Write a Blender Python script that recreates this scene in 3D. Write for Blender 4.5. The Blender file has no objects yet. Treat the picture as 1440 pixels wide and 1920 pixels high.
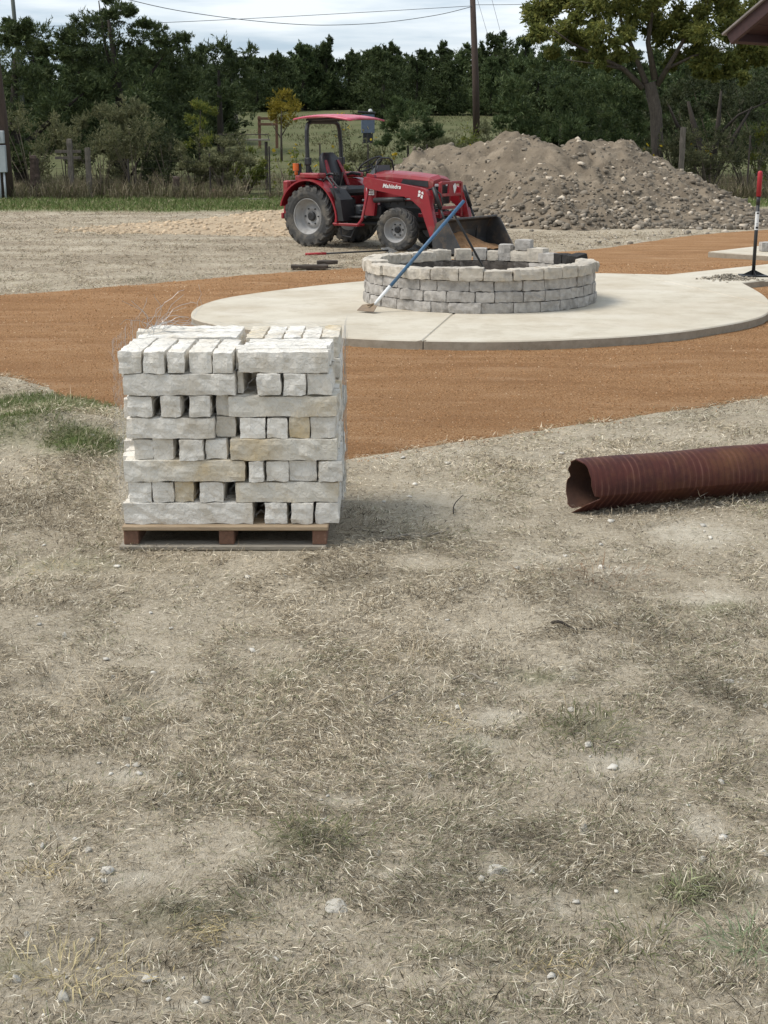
import bpy, bmesh, math, random
import numpy as np
from mathutils import Vector, Matrix, Euler, noise as mnoise

SC = bpy.context.scene
COL = SC.collection
rs = np.random.RandomState(7)
random.seed(7)

# ---------------------------------------------------------------- camera, sky, sun, exposure
F, CAMH, PITCH = 2600.0, 1.95, math.radians(15.2)      # focal length in photo pixels (1440 wide)
cam = bpy.data.objects.new('camera', bpy.data.cameras.new('camera'))
COL.objects.link(cam); SC.camera = cam
cam.data.sensor_fit = 'HORIZONTAL'; cam.data.sensor_width = 36.0
cam.data.lens = 36.0 * F / 1440.0
cam.data.clip_start = 0.1; cam.data.clip_end = 6000.0
cam.location = (0, 0, CAMH); cam.rotation_euler = (math.pi / 2 - PITCH, 0, 0)

SUN_EL, SUN_AZ = math.radians(56), math.radians(-98)   # azimuth from +Y, clockwise
W = bpy.data.worlds.new('World'); SC.world = W; W.use_nodes = True
nt = W.node_tree; nt.nodes.clear()
o_ = nt.nodes.new('ShaderNodeOutputWorld'); bg = nt.nodes.new('ShaderNodeBackground')
bg.inputs['Strength'].default_value = 0.1
sky = nt.nodes.new('ShaderNodeTexSky'); sky.sky_type = 'NISHITA'; sky.sun_disc = False
sky.sun_elevation = SUN_EL; sky.sun_rotation = SUN_AZ
sky.air_density = 1.0; sky.dust_density = 2.0
tc = nt.nodes.new('ShaderNodeTexCoord'); mp = nt.nodes.new('ShaderNodeMapping')
mp.inputs['Scale'].default_value = (3.0, 3.0, 26.0)
nz = nt.nodes.new('ShaderNodeTexNoise'); nz.inputs['Scale'].default_value = 1.6
nz.inputs['Detail'].default_value = 7.0; nz.inputs['Roughness'].default_value = 0.55
cr = nt.nodes.new('ShaderNodeValToRGB')
cr.color_ramp.elements[0].position = 0.38; cr.color_ramp.elements[0].color = (2.25, 2.85, 3.5, 1)
cr.color_ramp.elements[1].position = 0.62; cr.color_ramp.elements[1].color = (4.7, 4.95, 5.2, 1)
mx = nt.nodes.new('ShaderNodeMix'); mx.data_type = 'RGBA'; mx.inputs[0].default_value = 0.82
L = nt.links.new
L(tc.outputs['Generated'], mp.inputs['Vector']); L(mp.outputs[0], nz.inputs['Vector'])
L(nz.outputs['Fac'], cr.inputs['Fac']); L(sky.outputs[0], mx.inputs[6]); L(cr.outputs[0], mx.inputs[7])
L(mx.outputs[2], bg.inputs['Color']); L(bg.outputs[0], o_.inputs['Surface'])

sun = bpy.data.objects.new('sun', bpy.data.lights.new('sun', 'SUN'))
COL.objects.link(sun); sun.data.energy = 1.5; sun.data.angle = math.radians(26); sun.data.color = (1.0, 0.96, 0.9)
sd = Vector((math.sin(SUN_AZ) * math.cos(SUN_EL), math.cos(SUN_AZ) * math.cos(SUN_EL), math.sin(SUN_EL)))
sun.rotation_euler = sd.to_track_quat('Z', 'Y').to_euler(); sun.location = (-10, 20, 30)

SC.view_settings.view_transform = 'Standard'; SC.view_settings.look = 'None'
SC.view_settings.exposure = 1.13; SC.view_settings.gamma = 1.0; SC.view_settings.use_curve_mapping = False
SC.cycles.max_bounces = 6; SC.cycles.transparent_max_bounces = 6

# ---------------------------------------------------------------- helpers
CP, SP = math.cos(PITCH), math.sin(PITCH)
def ray(u, v):
    return np.array([(u - 720) / F, CP + (960 - v) / F * SP, -SP + (960 - v) / F * CP])
def G(u, v, z=0.0):                                    # where a photo point meets the height z
    d = ray(u, v); t = (z - CAMH) / d[2]
    return np.array([0, 0, CAMH]) + t * d
def D(u, v, y):                                        # where a photo point meets the distance y
    d = ray(u, v); return np.array([0, 0, CAMH]) + d * (y / d[1])

def hsh(ix, iy, s):
    a = np.sin(ix * 127.1 + iy * 311.7 + s * 74.7) * 43758.5453
    return a - np.floor(a)
def vn(x, y, sc, s=0):                                 # value noise 0..1
    x = np.asarray(x, float) / sc + 1000.3; y = np.asarray(y, float) / sc + 1000.7
    ix, iy = np.floor(x), np.floor(y); fx, fy = x - ix, y - iy
    fx = fx * fx * (3 - 2 * fx); fy = fy * fy * (3 - 2 * fy)
    a = hsh(ix, iy, s) * (1 - fx) + hsh(ix + 1, iy, s) * fx
    b = hsh(ix, iy + 1, s) * (1 - fx) + hsh(ix + 1, iy + 1, s) * fx
    return a * (1 - fy) + b * fy
def fbm(x, y, sc, s=0, o=4):
    r, a, t = 0, 0.5, 0
    for k in range(o):
        r = r + a * vn(x, y, sc / 2 ** k, s + k * 3.1); t += a; a *= 0.55
    return r / t
def sstep(a, b, x):
    t = np.clip((np.asarray(x, float) - a) / (b - a), 0, 1); return t * t * (3 - 2 * t)

def tag(o, label=None, cat=None, group=None, kind=None):
    if label: o['label'] = label
    if cat: o['category'] = cat
    if group: o['group'] = group
    if kind: o['kind'] = kind
    return o
def link(name, me, mat=None, parent=None, smooth=False):
    o = bpy.data.objects.new(name, me); COL.objects.link(o)
    if mat is not None and not me.materials: me.materials.append(mat)
    if parent is not None: o.parent = parent
    if smooth: me.polygons.foreach_set('use_smooth', np.ones(len(me.polygons), bool))
    return o
def empty(name, loc=(0, 0, 0), rz=0.0, sc=1.0):
    o = bpy.data.objects.new(name, None); COL.objects.link(o)
    o.location = loc; o.rotation_euler = (0, 0, rz); o.scale = (sc,) * 3; o.empty_display_size = 0.1
    return o
def mesh_np(name, V, Fq, attrs=None, colors=None):
    """V (n,3); Fq (m,k) with equal k. attrs: name -> per-vertex floats; colors: name -> per-vertex rgb."""
    me = bpy.data.meshes.new(name)
    V = np.asarray(V, np.float32); Fq = np.asarray(Fq, np.int32); m, k = Fq.shape
    me.vertices.add(len(V)); me.vertices.foreach_set('co', V.ravel())
    me.loops.add(m * k); me.loops.foreach_set('vertex_index', Fq.ravel())
    me.polygons.add(m)
    me.polygons.foreach_set('loop_start', np.arange(0, m * k, k, dtype=np.int32))
    me.update(calc_edges=True)
    for n, a in (attrs or {}).items():
        at = me.attributes.new(n, 'FLOAT', 'POINT'); at.data.foreach_set('value', np.asarray(a, np.float32))
    for n, c in (colors or {}).items():
        at = me.attributes.new(n, 'FLOAT_COLOR', 'POINT')
        cc = np.ones((len(V), 4), np.float32); cc[:, :3] = c; at.data.foreach_set('color', cc.ravel())
    return me
def children(o): return [c for c in bpy.data.objects if c.parent == o]
def copy_tree(o, parent=None):
    c = o.copy(); COL.objects.link(c)
    if parent is not None: c.parent = parent
    for ch in children(o): copy_tree(ch, c)
    return c

class MB:
    """collects shapes into one mesh"""
    def __init__(s): s.V = []; s.F = []
    def add(s, vs, fs, M=None):
        b = len(s.V)
        for v in vs:
            v = Vector(v)
            s.V.append(tuple(M @ v if M is not None else v))
        for f in fs: s.F.append([i + b for i in f])
        return s
    def box(s, c, d, c_=0.0, rot=None, taper=None):
        """chamfered box; centre c, size d, chamfer c_"""
        x, y, z = d[0] / 2, d[1] / 2, d[2] / 2
        M = Matrix.Translation(Vector(c)) @ (Euler(rot).to_matrix().to_4x4() if rot else Matrix())
        if c_ <= 0:
            vs = [(sx * x, sy * y, sz * z) for sx in (-1, 1) for sy in (-1, 1) for sz in (-1, 1)]
            fs = [(0, 1, 3, 2), (4, 6, 7, 5), (0, 4, 5, 1), (2, 3, 7, 6), (0, 2, 6, 4), (1, 5, 7, 3)]
        else:
            vs = []; idx = {}
            for sx in (-1, 1):
                for sy in (-1, 1):
                    for sz in (-1, 1):
                        for a in range(3):
                            p = [sx * (x - c_), sy * (y - c_), sz * (z - c_)]
                            p[a] += (sx, sy, sz)[a] * c_
                            idx[(sx, sy, sz, a)] = len(vs); vs.append(tuple(p))
            fs = []
            for a in range(3):
                b, c2 = (a + 1) % 3, (a + 2) % 3
                for sg in (-1, 1):
                    q = []
                    for (sb, sc_) in ((-1, -1), (1, -1), (1, 1), (-1, 1)):
                        k = [0, 0, 0]; k[a] = sg; k[b] = sb; k[c2] = sc_; q.append(idx[(*k, a)])
                    fs.append(q if sg > 0 else q[::-1])
                for sb in (-1, 1):
                    for sc_ in (-1, 1):
                        k0 = [0, 0, 0]; k0[a] = -1; k0[b] = sb; k0[c2] = sc_
                        k1 = list(k0); k1[a] = 1
                        q = [idx[(*k0, b)], idx[(*k1, b)], idx[(*k1, c2)], idx[(*k0, c2)]]
                        fs.append(q if sb * sc_ < 0 else q[::-1])
            for sx in (-1, 1):
                for sy in (-1, 1):
                    for sz in (-1, 1):
                        q = [idx[(sx, sy, sz, a)] for a in range(3)]
                        fs.append(q if sx * sy * sz > 0 else q[::-1])
        if taper: vs = [(v[0] * (taper if v[2] > 0 else 1), v[1] * (taper if v[2] > 0 else 1), v[2]) for v in vs]
        return s.add(vs, fs, M)
    def tube(s, pts, r, n=8, cap=True):
        pts = [Vector(p) for p in pts]
        if not hasattr(r, '__len__'): r = [r] * len(pts)
        vs, fs = [], []
        t0 = (pts[1] - pts[0]).normalized()
        a = t0.orthogonal().normalized()
        for i, p in enumerate(pts):
            t = (pts[min(i + 1, len(pts) - 1)] - pts[max(i - 1, 0)]).normalized()
            a = (a - t * a.dot(t))
            a = a.normalized() if a.length > 1e-6 else t.orthogonal().normalized()
            b = t.cross(a)
            for k in range(n):
                th = 2 * math.pi * k / n
                vs.append(p + (a * math.cos(th) + b * math.sin(th)) * r[i])
        for i in range(len(pts) - 1):
            for k in range(n):
                k2 = (k + 1) % n
                fs.append((i * n + k, i * n + k2, (i + 1) * n + k2, (i + 1) * n + k))
        if cap:
            fs.append(tuple(range(n))[::-1]); fs.append(tuple((len(pts) - 1) * n + k for k in range(n)))
        return s.add(vs, fs)
    def lathe(s, prof, n=24, M=None, close=False):
        """profile (r, h) about local Z"""
        vs = []; fs = []; m = len(prof)
        for (r, h) in prof:
            for k in range(n):
                th = 2 * math.pi * k / n; vs.append((r * math.cos(th), r * math.sin(th), h))
        for i in range(m if close else m - 1):
            j = (i + 1) % m
            for k in range(n):
                k2 = (k + 1) % n
                fs.append((i * n + k, i * n + k2, j * n + k2, j * n + k))
        return s.add(vs, fs, M)
    def prism(s, poly, h0, h1, M=None):
        """2-D polygon extruded along local Z"""
        n = len(poly)
        vs = [(p[0], p[1], h0) for p in poly] + [(p[0], p[1], h1) for p in poly]
        fs = [tuple(range(n))[::-1], tuple(range(n, 2 * n))]
        fs += [(i, (i + 1) % n, n + (i + 1) % n, n + i) for i in range(n)]
        return s.add(vs, fs, M)
    def build(s, name, mat, parent=None, smooth=False):
        me = bpy.data.meshes.new(name); me.from_pydata(s.V, [], s.F); me.update()
        return link(name, me, mat, parent, smooth)
XZ = Matrix(((1, 0, 0, 0), (0, 0, -1, 0), (0, 1, 0, 0), (0, 0, 0, 1)))   # polygon (x, z) extruded along -y
def side(y): return Matrix.Translation((0, y, 0)) @ XZ

def smoothline(P, n=8, closed=True):
    P = np.asarray(P, float); m = len(P); out = []
    for i in range(m if closed else m - 1):
        if closed: p0, p1, p2, p3 = P[i - 1], P[i], P[(i + 1) % m], P[(i + 2) % m]
        else: p0, p1, p2, p3 = P[max(i - 1, 0)], P[i], P[i + 1], P[min(i + 2, m - 1)]
        for k in range(n):
            t = k / n
            out.append(0.5 * ((2 * p1) + (-p0 + p2) * t + (2 * p0 - 5 * p1 + 4 * p2 - p3) * t * t + (-p0 + 3 * p1 - 3 * p2 + p3) * t ** 3))
    if not closed: out.append(P[-1])
    return np.array(out)
def inside(px, py, poly):
    r = np.zeros(len(px), bool); n = len(poly)
    for i in range(n):
        x1, y1 = poly[i][:2]; x2, y2 = poly[(i + 1) % n][:2]
        c = ((y1 > py) != (y2 > py))
        with np.errstate(divide='ignore', invalid='ignore'):
            r ^= c & (px < (x2 - x1) * (py - y1) / (y2 - y1 + 1e-12) + x1)
    return r
def edge_dist(px, py, poly):
    d = np.full(len(px), 1e9); n = len(poly)
    for i in range(n):
        x1, y1 = poly[i][:2]; x2, y2 = poly[(i + 1) % n][:2]
        dx, dy = x2 - x1, y2 - y1; t = np.clip(((px - x1) * dx + (py - y1) * dy) / (dx * dx + dy * dy + 1e-12), 0, 1)
        d = np.minimum(d, np.hypot(px - x1 - t * dx, py - y1 - t * dy))
    return d

# ---------------------------------------------------------------- materials
def node_mat(name):
    m = bpy.data.materials.new(name); m.use_nodes = True
    return m, m.node_tree, m.node_tree.nodes['Principled BSDF']
def pm(name, c1, c2=None, scale=8.0, rough=0.7, bump=0.0, bscale=40.0, spec=0.4, metal=0.0, dirt=None, dscale=3.0, dpos=(0.52, 0.7), coat=0.0, rnd=0.0, stretch=None, detail=6.0):
    m, t, b = node_mat(name); N = t.nodes.new; K = t.links.new
    b.inputs['Roughness'].default_value = rough; b.inputs['Specular IOR Level'].default_value = spec
    b.inputs['Metallic'].default_value = metal; b.inputs['Coat Weight'].default_value = coat; b.inputs['Coat Roughness'].default_value = 0.15
    tcn = N('ShaderNodeTexCoord'); vec = tcn.outputs['Object']
    if stretch:
        mpn = N('ShaderNodeMapping'); mpn.inputs['Scale'].default_value = stretch; K(vec, mpn.inputs[0]); vec = mpn.outputs[0]
    oi = N('ShaderNodeObjectInfo')
    ad = N('ShaderNodeVectorMath'); ad.operation = 'ADD'; sc_ = N('ShaderNodeMath'); sc_.operation = 'MULTIPLY'; sc_.inputs[1].default_value = 37.0
    K(oi.outputs['Random'], sc_.inputs[0]); K(vec, ad.inputs[0]); K(sc_.outputs[0], ad.inputs[1]); vec = ad.outputs[0]
    col = None
    if c2 is None: c2 = tuple(0.8 * c for c in c1)
    n1 = N('ShaderNodeTexNoise'); n1.inputs['Scale'].default_value = scale; n1.inputs['Detail'].default_value = detail; n1.inputs['Roughness'].default_value = 0.6
    K(vec, n1.inputs['Vector'])
    r1 = N('ShaderNodeValToRGB'); r1.color_ramp.elements[0].position = 0.35; r1.color_ramp.elements[1].position = 0.65
    r1.color_ramp.elements[0].color = (*c1, 1); r1.color_ramp.elements[1].color = (*c2, 1)
    K(n1.outputs['Fac'], r1.inputs['Fac']); col = r1.outputs[0]
    if dirt is not None:
        n2 = N('ShaderNodeTexNoise'); n2.inputs['Scale'].default_value = dscale; n2.inputs['Detail'].default_value = 8; n2.inputs['Roughness'].default_value = 0.65
        K(vec, n2.inputs['Vector'])
        r2 = N('ShaderNodeMapRange'); r2.inputs['From Min'].default_value = dpos[0]; r2.inputs['From Max'].default_value = dpos[1]
        K(n2.outputs['Fac'], r2.inputs['Value'])
        mx_ = N('ShaderNodeMix'); mx_.data_type = 'RGBA'; K(r2.outputs[0], mx_.inputs[0]); K(col, mx_.inputs[6]); mx_.inputs[7].default_value = (*dirt, 1)
        col = mx_.outputs[2]
    if rnd > 0:
        hv = N('ShaderNodeHueSaturation'); mr = N('ShaderNodeMapRange'); mr.inputs['To Min'].default_value = 1 - rnd; mr.inputs['To Max'].default_value = 1 + rnd
        K(oi.outputs['Random'], mr.inputs['Value']); K(mr.outputs[0], hv.inputs['Value']); K(col, hv.inputs['Color']); col = hv.outputs[0]
    K(col, b.inputs['Base Color'])
    if bump > 0:
        n3 = N('ShaderNodeTexNoise'); n3.inputs['Scale'].default_value = bscale; n3.inputs['Detail'].default_value = 8; n3.inputs['Roughness'].default_value = 0.65
        K(vec, n3.inputs['Vector'])
        bp = N('ShaderNodeBump'); bp.inputs['Strength'].default_value = 1.0; bp.inputs['Distance'].default_value = bump
        K(n3.outputs['Fac'], bp.inputs['Height']); K(bp.outputs[0], b.inputs['Normal'])
    return m
def leaf_mat(name, dark, mid, light, trans=0.25):
    m, t, b = node_mat(name); N = t.nodes.new; K = t.links.new
    a = N('ShaderNodeAttribute'); a.attribute_name = 'tint'
    oi = N('ShaderNodeObjectInfo')
    mr = N('ShaderNodeMapRange'); mr.inputs['To Min'].default_value = -0.1; mr.inputs['To Max'].default_value = 0.1; K(oi.outputs['Random'], mr.inputs['Value'])
    ad = N('ShaderNodeMath'); ad.operation = 'ADD'; K(a.outputs['Fac'], ad.inputs[0]); K(mr.outputs[0], ad.inputs[1])
    r = N('ShaderNodeValToRGB'); r.color_ramp.elements[0].color = (*dark, 1); r.color_ramp.elements[1].color = (*light, 1)
    e = r.color_ramp.elements.new(0.5); e.color = (*mid, 1)
    K(ad.outputs[0], r.inputs['Fac']); K(r.outputs[0], b.inputs['Base Color'])
    b.inputs['Roughness'].default_value = 0.65; b.inputs['Specular IOR Level'].default_value = 0.25
    tr = N('ShaderNodeBsdfTranslucent'); K(r.outputs[0], tr.inputs['Color'])
    ms = N('ShaderNodeMixShader'); ms.inputs[0].default_value = trans
    K(b.outputs[0], ms.inputs[1]); K(tr.outputs[0], ms.inputs[2]); K(ms.outputs[0], t.nodes['Material Output'].inputs['Surface'])
    return m
def attr_mat(name, rough=0.9, attr='col', trans=0.0):
    m, t, b = node_mat(name); a = t.nodes.new('ShaderNodeAttribute'); a.attribute_name = attr
    t.links.new(a.outputs['Color'], b.inputs['Base Color']); b.inputs['Roughness'].default_value = rough; b.inputs['Specular IOR Level'].default_value = 0.15
    if trans:
        tr = t.nodes.new('ShaderNodeBsdfTranslucent'); t.links.new(a.outputs['Color'], tr.inputs['Color'])
        ms = t.nodes.new('ShaderNodeMixShader'); ms.inputs[0].default_value = trans
        t.links.new(b.outputs[0], ms.inputs[1]); t.links.new(tr.outputs[0], ms.inputs[2]); t.links.new(ms.outputs[0], t.nodes['Material Output'].inputs['Surface'])
    return m

RED = pm('red_paint', (0.27, 0.012, 0.020), (0.22, 0.011, 0.017), 3, 0.42, coat=0.25, dirt=(0.24, 0.10, 0.075), dscale=4, dpos=(0.54, 0.78))
REDFADE = pm('sunfaded_red_plastic', (0.50, 0.085, 0.13), (0.43, 0.07, 0.11), 3, 0.4, dirt=(0.5, 0.2, 0.22), dscale=4)
BLACK = pm('black_paint', (0.016, 0.016, 0.017), (0.03, 0.03, 0.03), 6, 0.5, dirt=(0.10, 0.085, 0.07), dscale=4, dpos=(0.6, 0.85))
RUBBER = pm('tyre_rubber', (0.036, 0.036, 0.036), (0.065, 0.062, 0.057), 5, 0.85, bump=0.004, bscale=30, dirt=(0.19, 0.165, 0.13), dscale=4, dpos=(0.48, 0.75))
RIMGREY = pm('grey_rim_paint', (0.30, 0.29, 0.28), (0.38, 0.37, 0.35), 6, 0.5, dirt=(0.14, 0.12, 0.1), dscale=5, dpos=(0.55, 0.8))
STEEL = pm('worn_steel', (0.30, 0.30, 0.30), (0.42, 0.42, 0.42), 8, 0.4, metal=0.6)
CHROME = pm('cylinder_rod', (0.6, 0.6, 0.62), None, 8, 0.2, metal=0.9)
DASH = pm('grey_plastic', (0.085, 0.09, 0.095), (0.07, 0.075, 0.08), 6, 0.55)
SEATM = pm('black_vinyl', (0.016, 0.016, 0.018), (0.024, 0.024, 0.026), 9, 0.5)
SEATRED = pm('red_vinyl', (0.25, 0.012, 0.02), None, 9, 0.5)
ORANGE = pm('orange_lens', (0.62, 0.12, 0.015), None, 5, 0.25, spec=0.6)
WHITE = pm('white_print', (0.72, 0.72, 0.70), (0.66, 0.66, 0.64), 9, 0.5)
SOIL = pm('brown_gravel_soil', (0.27, 0.145, 0.065), (0.36, 0.20, 0.095), 20, 0.95, bump=0.012, bscale=60, dirt=(0.17, 0.08, 0.03), dscale=9)
LIME = pm('limestone', (0.80, 0.76, 0.685), (0.67, 0.625, 0.545), 5, 0.9, bump=0.016, bscale=30, spec=0.2, dirt=(0.56, 0.49, 0.38), dscale=5, dpos=(0.52, 0.75), rnd=0.05, detail=9)
LIMEY = pm('yellowish_limestone', (0.74, 0.70, 0.62), (0.66, 0.60, 0.49), 4, 0.9, bump=0.016, bscale=30, spec=0.2, dirt=(0.60, 0.48, 0.30), dscale=2.6, dpos=(0.46, 0.66), rnd=0.05, detail=9)
BLOCK = pm('grey_wall_block', (0.46, 0.43, 0.39), (0.34, 0.315, 0.285), 14, 0.95, bump=0.010, bscale=30, spec=0.15, rnd=0.12, dirt=(0.28, 0.26, 0.235), dscale=7)
BLOCKT = pm('tan_wall_block', (0.53, 0.475, 0.395), (0.41, 0.37, 0.31), 12, 0.95, bump=0.010, bscale=30, spec=0.15, rnd=0.10, dirt=(0.27, 0.245, 0.215), dscale=7)
CHAR = pm('charred_block', (0.018, 0.017, 0.016), (0.035, 0.032, 0.03), 12, 0.95, bump=0.01, bscale=30)
SOOTSHADE = pm('soot_and_shade_block', (0.10, 0.085, 0.072), (0.055, 0.048, 0.042), 9, 0.95, bump=0.010, bscale=30, dirt=(0.20, 0.18, 0.16), dscale=5)  # soot plus the shade inside the pit, both put into the colour
WOOD = pm('pallet_wood', (0.40, 0.30, 0.195), (0.31, 0.225, 0.14), 6, 0.85, bump=0.003, bscale=30, stretch=(1.0, 8, 8), dirt=(0.20, 0.15, 0.11), dscale=2, rnd=0.1)
WOODR = pm('reddish_stringer_wood', (0.19, 0.098, 0.062), (0.14, 0.075, 0.048), 6, 0.85, bump=0.003, bscale=30, stretch=(8, 1, 8), dirt=(0.30, 0.2, 0.14), dscale=5, dpos=(0.58, 0.75), rnd=0.1)
WOODG = pm('weathered_grey_wood', (0.30, 0.265, 0.21), (0.22, 0.19, 0.15), 7, 0.9, bump=0.003, bscale=30, stretch=(1, 8, 8), rnd=0.1)
DARKWOOD = pm('rotten_dark_wood', (0.055, 0.042, 0.032), (0.09, 0.072, 0.055), 9, 0.95, bump=0.008, bscale=30, stretch=(1, 5, 5))
POSTWOOD = pm('grey_post_wood', (0.16, 0.135, 0.11), (0.10, 0.085, 0.07), 6, 0.95, bump=0.006, bscale=20, stretch=(5, 5, 0.8))
POLEWOOD = pm('brown_pole_wood', (0.075, 0.050, 0.038), (0.05, 0.034, 0.027), 4, 0.9, bump=0.004, bscale=20, stretch=(5, 5, 0.5))
BARK = pm('grey_bark', (0.13, 0.105, 0.082), (0.075, 0.06, 0.048), 9, 0.95, bump=0.03, bscale=14, stretch=(3, 3, 0.8))
BARKD = pm('dark_bark', (0.05, 0.040, 0.032), (0.03, 0.025, 0.02), 9, 0.95, bump=0.02, bscale=14, stretch=(3, 3, 0.8))
WIREM = pm('galvanised_wire', (0.42, 0.42, 0.41), (0.3, 0.3, 0.3), 20, 0.45, metal=0.5)
CABLE = pm('power_cable', (0.10, 0.10, 0.11), None, 5, 0.6)
TPOST = pm('dark_steel_post', (0.045, 0.04, 0.035), (0.07, 0.05, 0.04), 9, 0.8)
BOXGREY = pm('grey_enamel_box', (0.40, 0.42, 0.43), (0.36, 0.38, 0.39), 4, 0.45)
BLUE = pm('blue_fibreglass', (0.035, 0.10, 0.19), (0.05, 0.13, 0.23), 8, 0.5, dirt=(0.12, 0.14, 0.16), dscale=14, dpos=(0.5, 0.75))
REDGRIP = pm('red_rubber_grip', (0.38, 0.022, 0.03), (0.32, 0.02, 0.026), 9, 0.55)
FASCIA = pm('maroon_painted_board', (0.05, 0.022, 0.020), (0.036, 0.017, 0.016), 6, 0.65, stretch=(1, 6, 6))
SHINGLE = pm('roof_edge_metal', (0.22, 0.19, 0.17), (0.16, 0.14, 0.13), 6, 0.7)
PIPEM = pm('rusty_maroon_pipe', (0.075, 0.021, 0.015), (0.052, 0.016, 0.012), 5, 0.6, bump=0.003, bscale=25, dirt=(0.11, 0.045, 0.02), dscale=3.5, dpos=(0.48, 0.70), spec=0.22)
def add_ribs(m):
    t = m.node_tree; N = t.nodes.new; K = t.links.new; b = t.nodes['Principled BSDF']
    src = b.inputs['Base Color'].links[0].from_socket; tcn = N('ShaderNodeTexCoord')
    w = N('ShaderNodeTexWave'); w.wave_type = 'BANDS'; w.bands_direction = 'X'; w.inputs['Scale'].default_value = 8.3; w.inputs['Distortion'].default_value = 3.4; w.inputs['Detail'].default_value = 4; w.inputs['Detail Scale'].default_value = .6
    K(tcn.outputs['Object'], w.inputs['Vector'])
    r1 = N('ShaderNodeMapRange'); r1.inputs['From Min'].default_value = .80; r1.inputs['From Max'].default_value = 1.0; K(w.outputs['Fac'], r1.inputs['Value'])
    n = N('ShaderNodeTexNoise'); n.inputs['Scale'].default_value = 7; n.inputs['Detail'].default_value = 5; K(tcn.outputs['Object'], n.inputs['Vector'])
    r2 = N('ShaderNodeMapRange'); r2.inputs['From Min'].default_value = .40; r2.inputs['From Max'].default_value = .68; K(n.outputs['Fac'], r2.inputs['Value'])
    mu = N('ShaderNodeMath'); mu.operation = 'MULTIPLY'; mu.use_clamp = True; K(r1.outputs[0], mu.inputs[0]); K(r2.outputs[0], mu.inputs[1])
    x = N('ShaderNodeMix'); x.data_type = 'RGBA'; K(mu.outputs[0], x.inputs[0]); K(src, x.inputs[6]); x.inputs[7].default_value = (.14, .062, .045, 1)
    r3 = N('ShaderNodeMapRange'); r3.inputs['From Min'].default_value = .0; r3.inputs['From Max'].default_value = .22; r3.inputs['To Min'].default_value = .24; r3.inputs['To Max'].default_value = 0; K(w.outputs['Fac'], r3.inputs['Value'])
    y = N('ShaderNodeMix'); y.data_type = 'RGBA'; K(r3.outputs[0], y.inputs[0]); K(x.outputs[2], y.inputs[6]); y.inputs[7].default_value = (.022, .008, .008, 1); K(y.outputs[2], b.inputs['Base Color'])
    bp = N('ShaderNodeBump'); bp.inputs['Distance'].default_value = .0006; K(w.outputs['Fac'], bp.inputs['Height']); K(b.inputs['Normal'].links[0].from_socket, bp.inputs['Normal']); K(bp.outputs[0], b.inputs['Normal'])
add_ribs(PIPEM)
PIPEIN = pm('rust_inside_pipe', (0.085, 0.038, 0.022), (0.05, 0.025, 0.017), 5, 0.9, bump=0.004, bscale=25)
ROCK = pm('pale_limestone_rock', (0.52, 0.49, 0.43), (0.40, 0.37, 0.31), 12, 0.95, bump=0.006, bscale=40, rnd=0.12, spec=0.15)
CHIPS = pm('pale_gravel_fines', (0.46, 0.355, 0.235), (0.37, 0.28, 0.18), 9, 0.95, bump=0.03, bscale=24, dirt=(0.30, 0.22, 0.14), dscale=5)
DIRT = pm('excavated_earth', (0.215, 0.174, 0.126), (0.147, 0.118, 0.086), 2.2, 0.97, bump=0.06, bscale=9, spec=0.1, dirt=(0.30, 0.245, 0.18), dscale=1.3, dpos=(0.5, 0.7), detail=10)

# ---------------------------------------------------------------- terrain, path and paving outlines
def rise(y):
    y = np.asarray(y, float); t = np.maximum(0, y - 44.0)
    return np.where(t < 12, 0.075 * t * t / 24.0, 0.075 * (t - 6)) * (t < 56) + (t >= 56) * (3.75 + 0.018 * np.minimum(t - 56, 400))
def tz(x, y):
    return rise(y)
near_px = [(-500, 640), (-250, 660), (0, 702), (60, 720), (130, 745), (215, 768), (320, 800), (430, 838), (540, 866), (645, 864), (700, 857), (860, 831), (1000, 809), (1130, 790), (1290, 766), (1440, 746), (1800, 700)]
far_px = [(1800, 405), (1440, 431), (1330, 439), (1250, 448), (1090, 470), (900, 481), (680, 502), (500, 513), (300, 531), (100, 548), (0, 554), (-250, 578), (-500, 600)]
nearl = smoothline([G(u, v)[:2] for u, v in near_px], 24, False)
farl = smoothline([G(u, v)[:2] for u, v in far_px], 24, False)
PATH = np.vstack([nearl, farl])
j = (vn(PATH[:, 0], PATH[:, 1], 0.35, 5) - 0.5) * 0.16 + (vn(PATH[:, 0], PATH[:, 1], 0.09, 6) - 0.5) * 0.06
PATH[:, 1] += j; PATH[:, 0] += j * 0.3
SLABZ = 0.10
pat_px = [(358, 590), (372, 574), (430, 557), (560, 539), (680, 527), (800, 519), (1000, 514), (1130, 512)]
pat_walk = [(1250, 515), (1440, 495), (1700, 470)]
pat_walk2 = [(1750, 505), (1440, 524), (1392, 530)]
pat_right = [(1415, 542), (1436, 556), (1446, 572), (1438, 588), (1400, 601), (1300, 618), (1200, 628), (1100, 634), (950, 639), (800, 638), (700, 635), (600, 629), (500, 620), (420, 610), (372, 600)]
q1 = smoothline([G(u, v, SLABZ)[:2] for u, v in pat_right + pat_px], 6, False)
PATIO = np.vstack([q1, [G(u, v, SLABZ)[:2] for u, v in pat_walk + pat_walk2]])
SLAB2 = np.array([G(u, v, SLABZ)[:2] for u, v in [(1328, 472), (1440, 459), (1700, 430), (1750, 495), (1440, 479)]])

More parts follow.
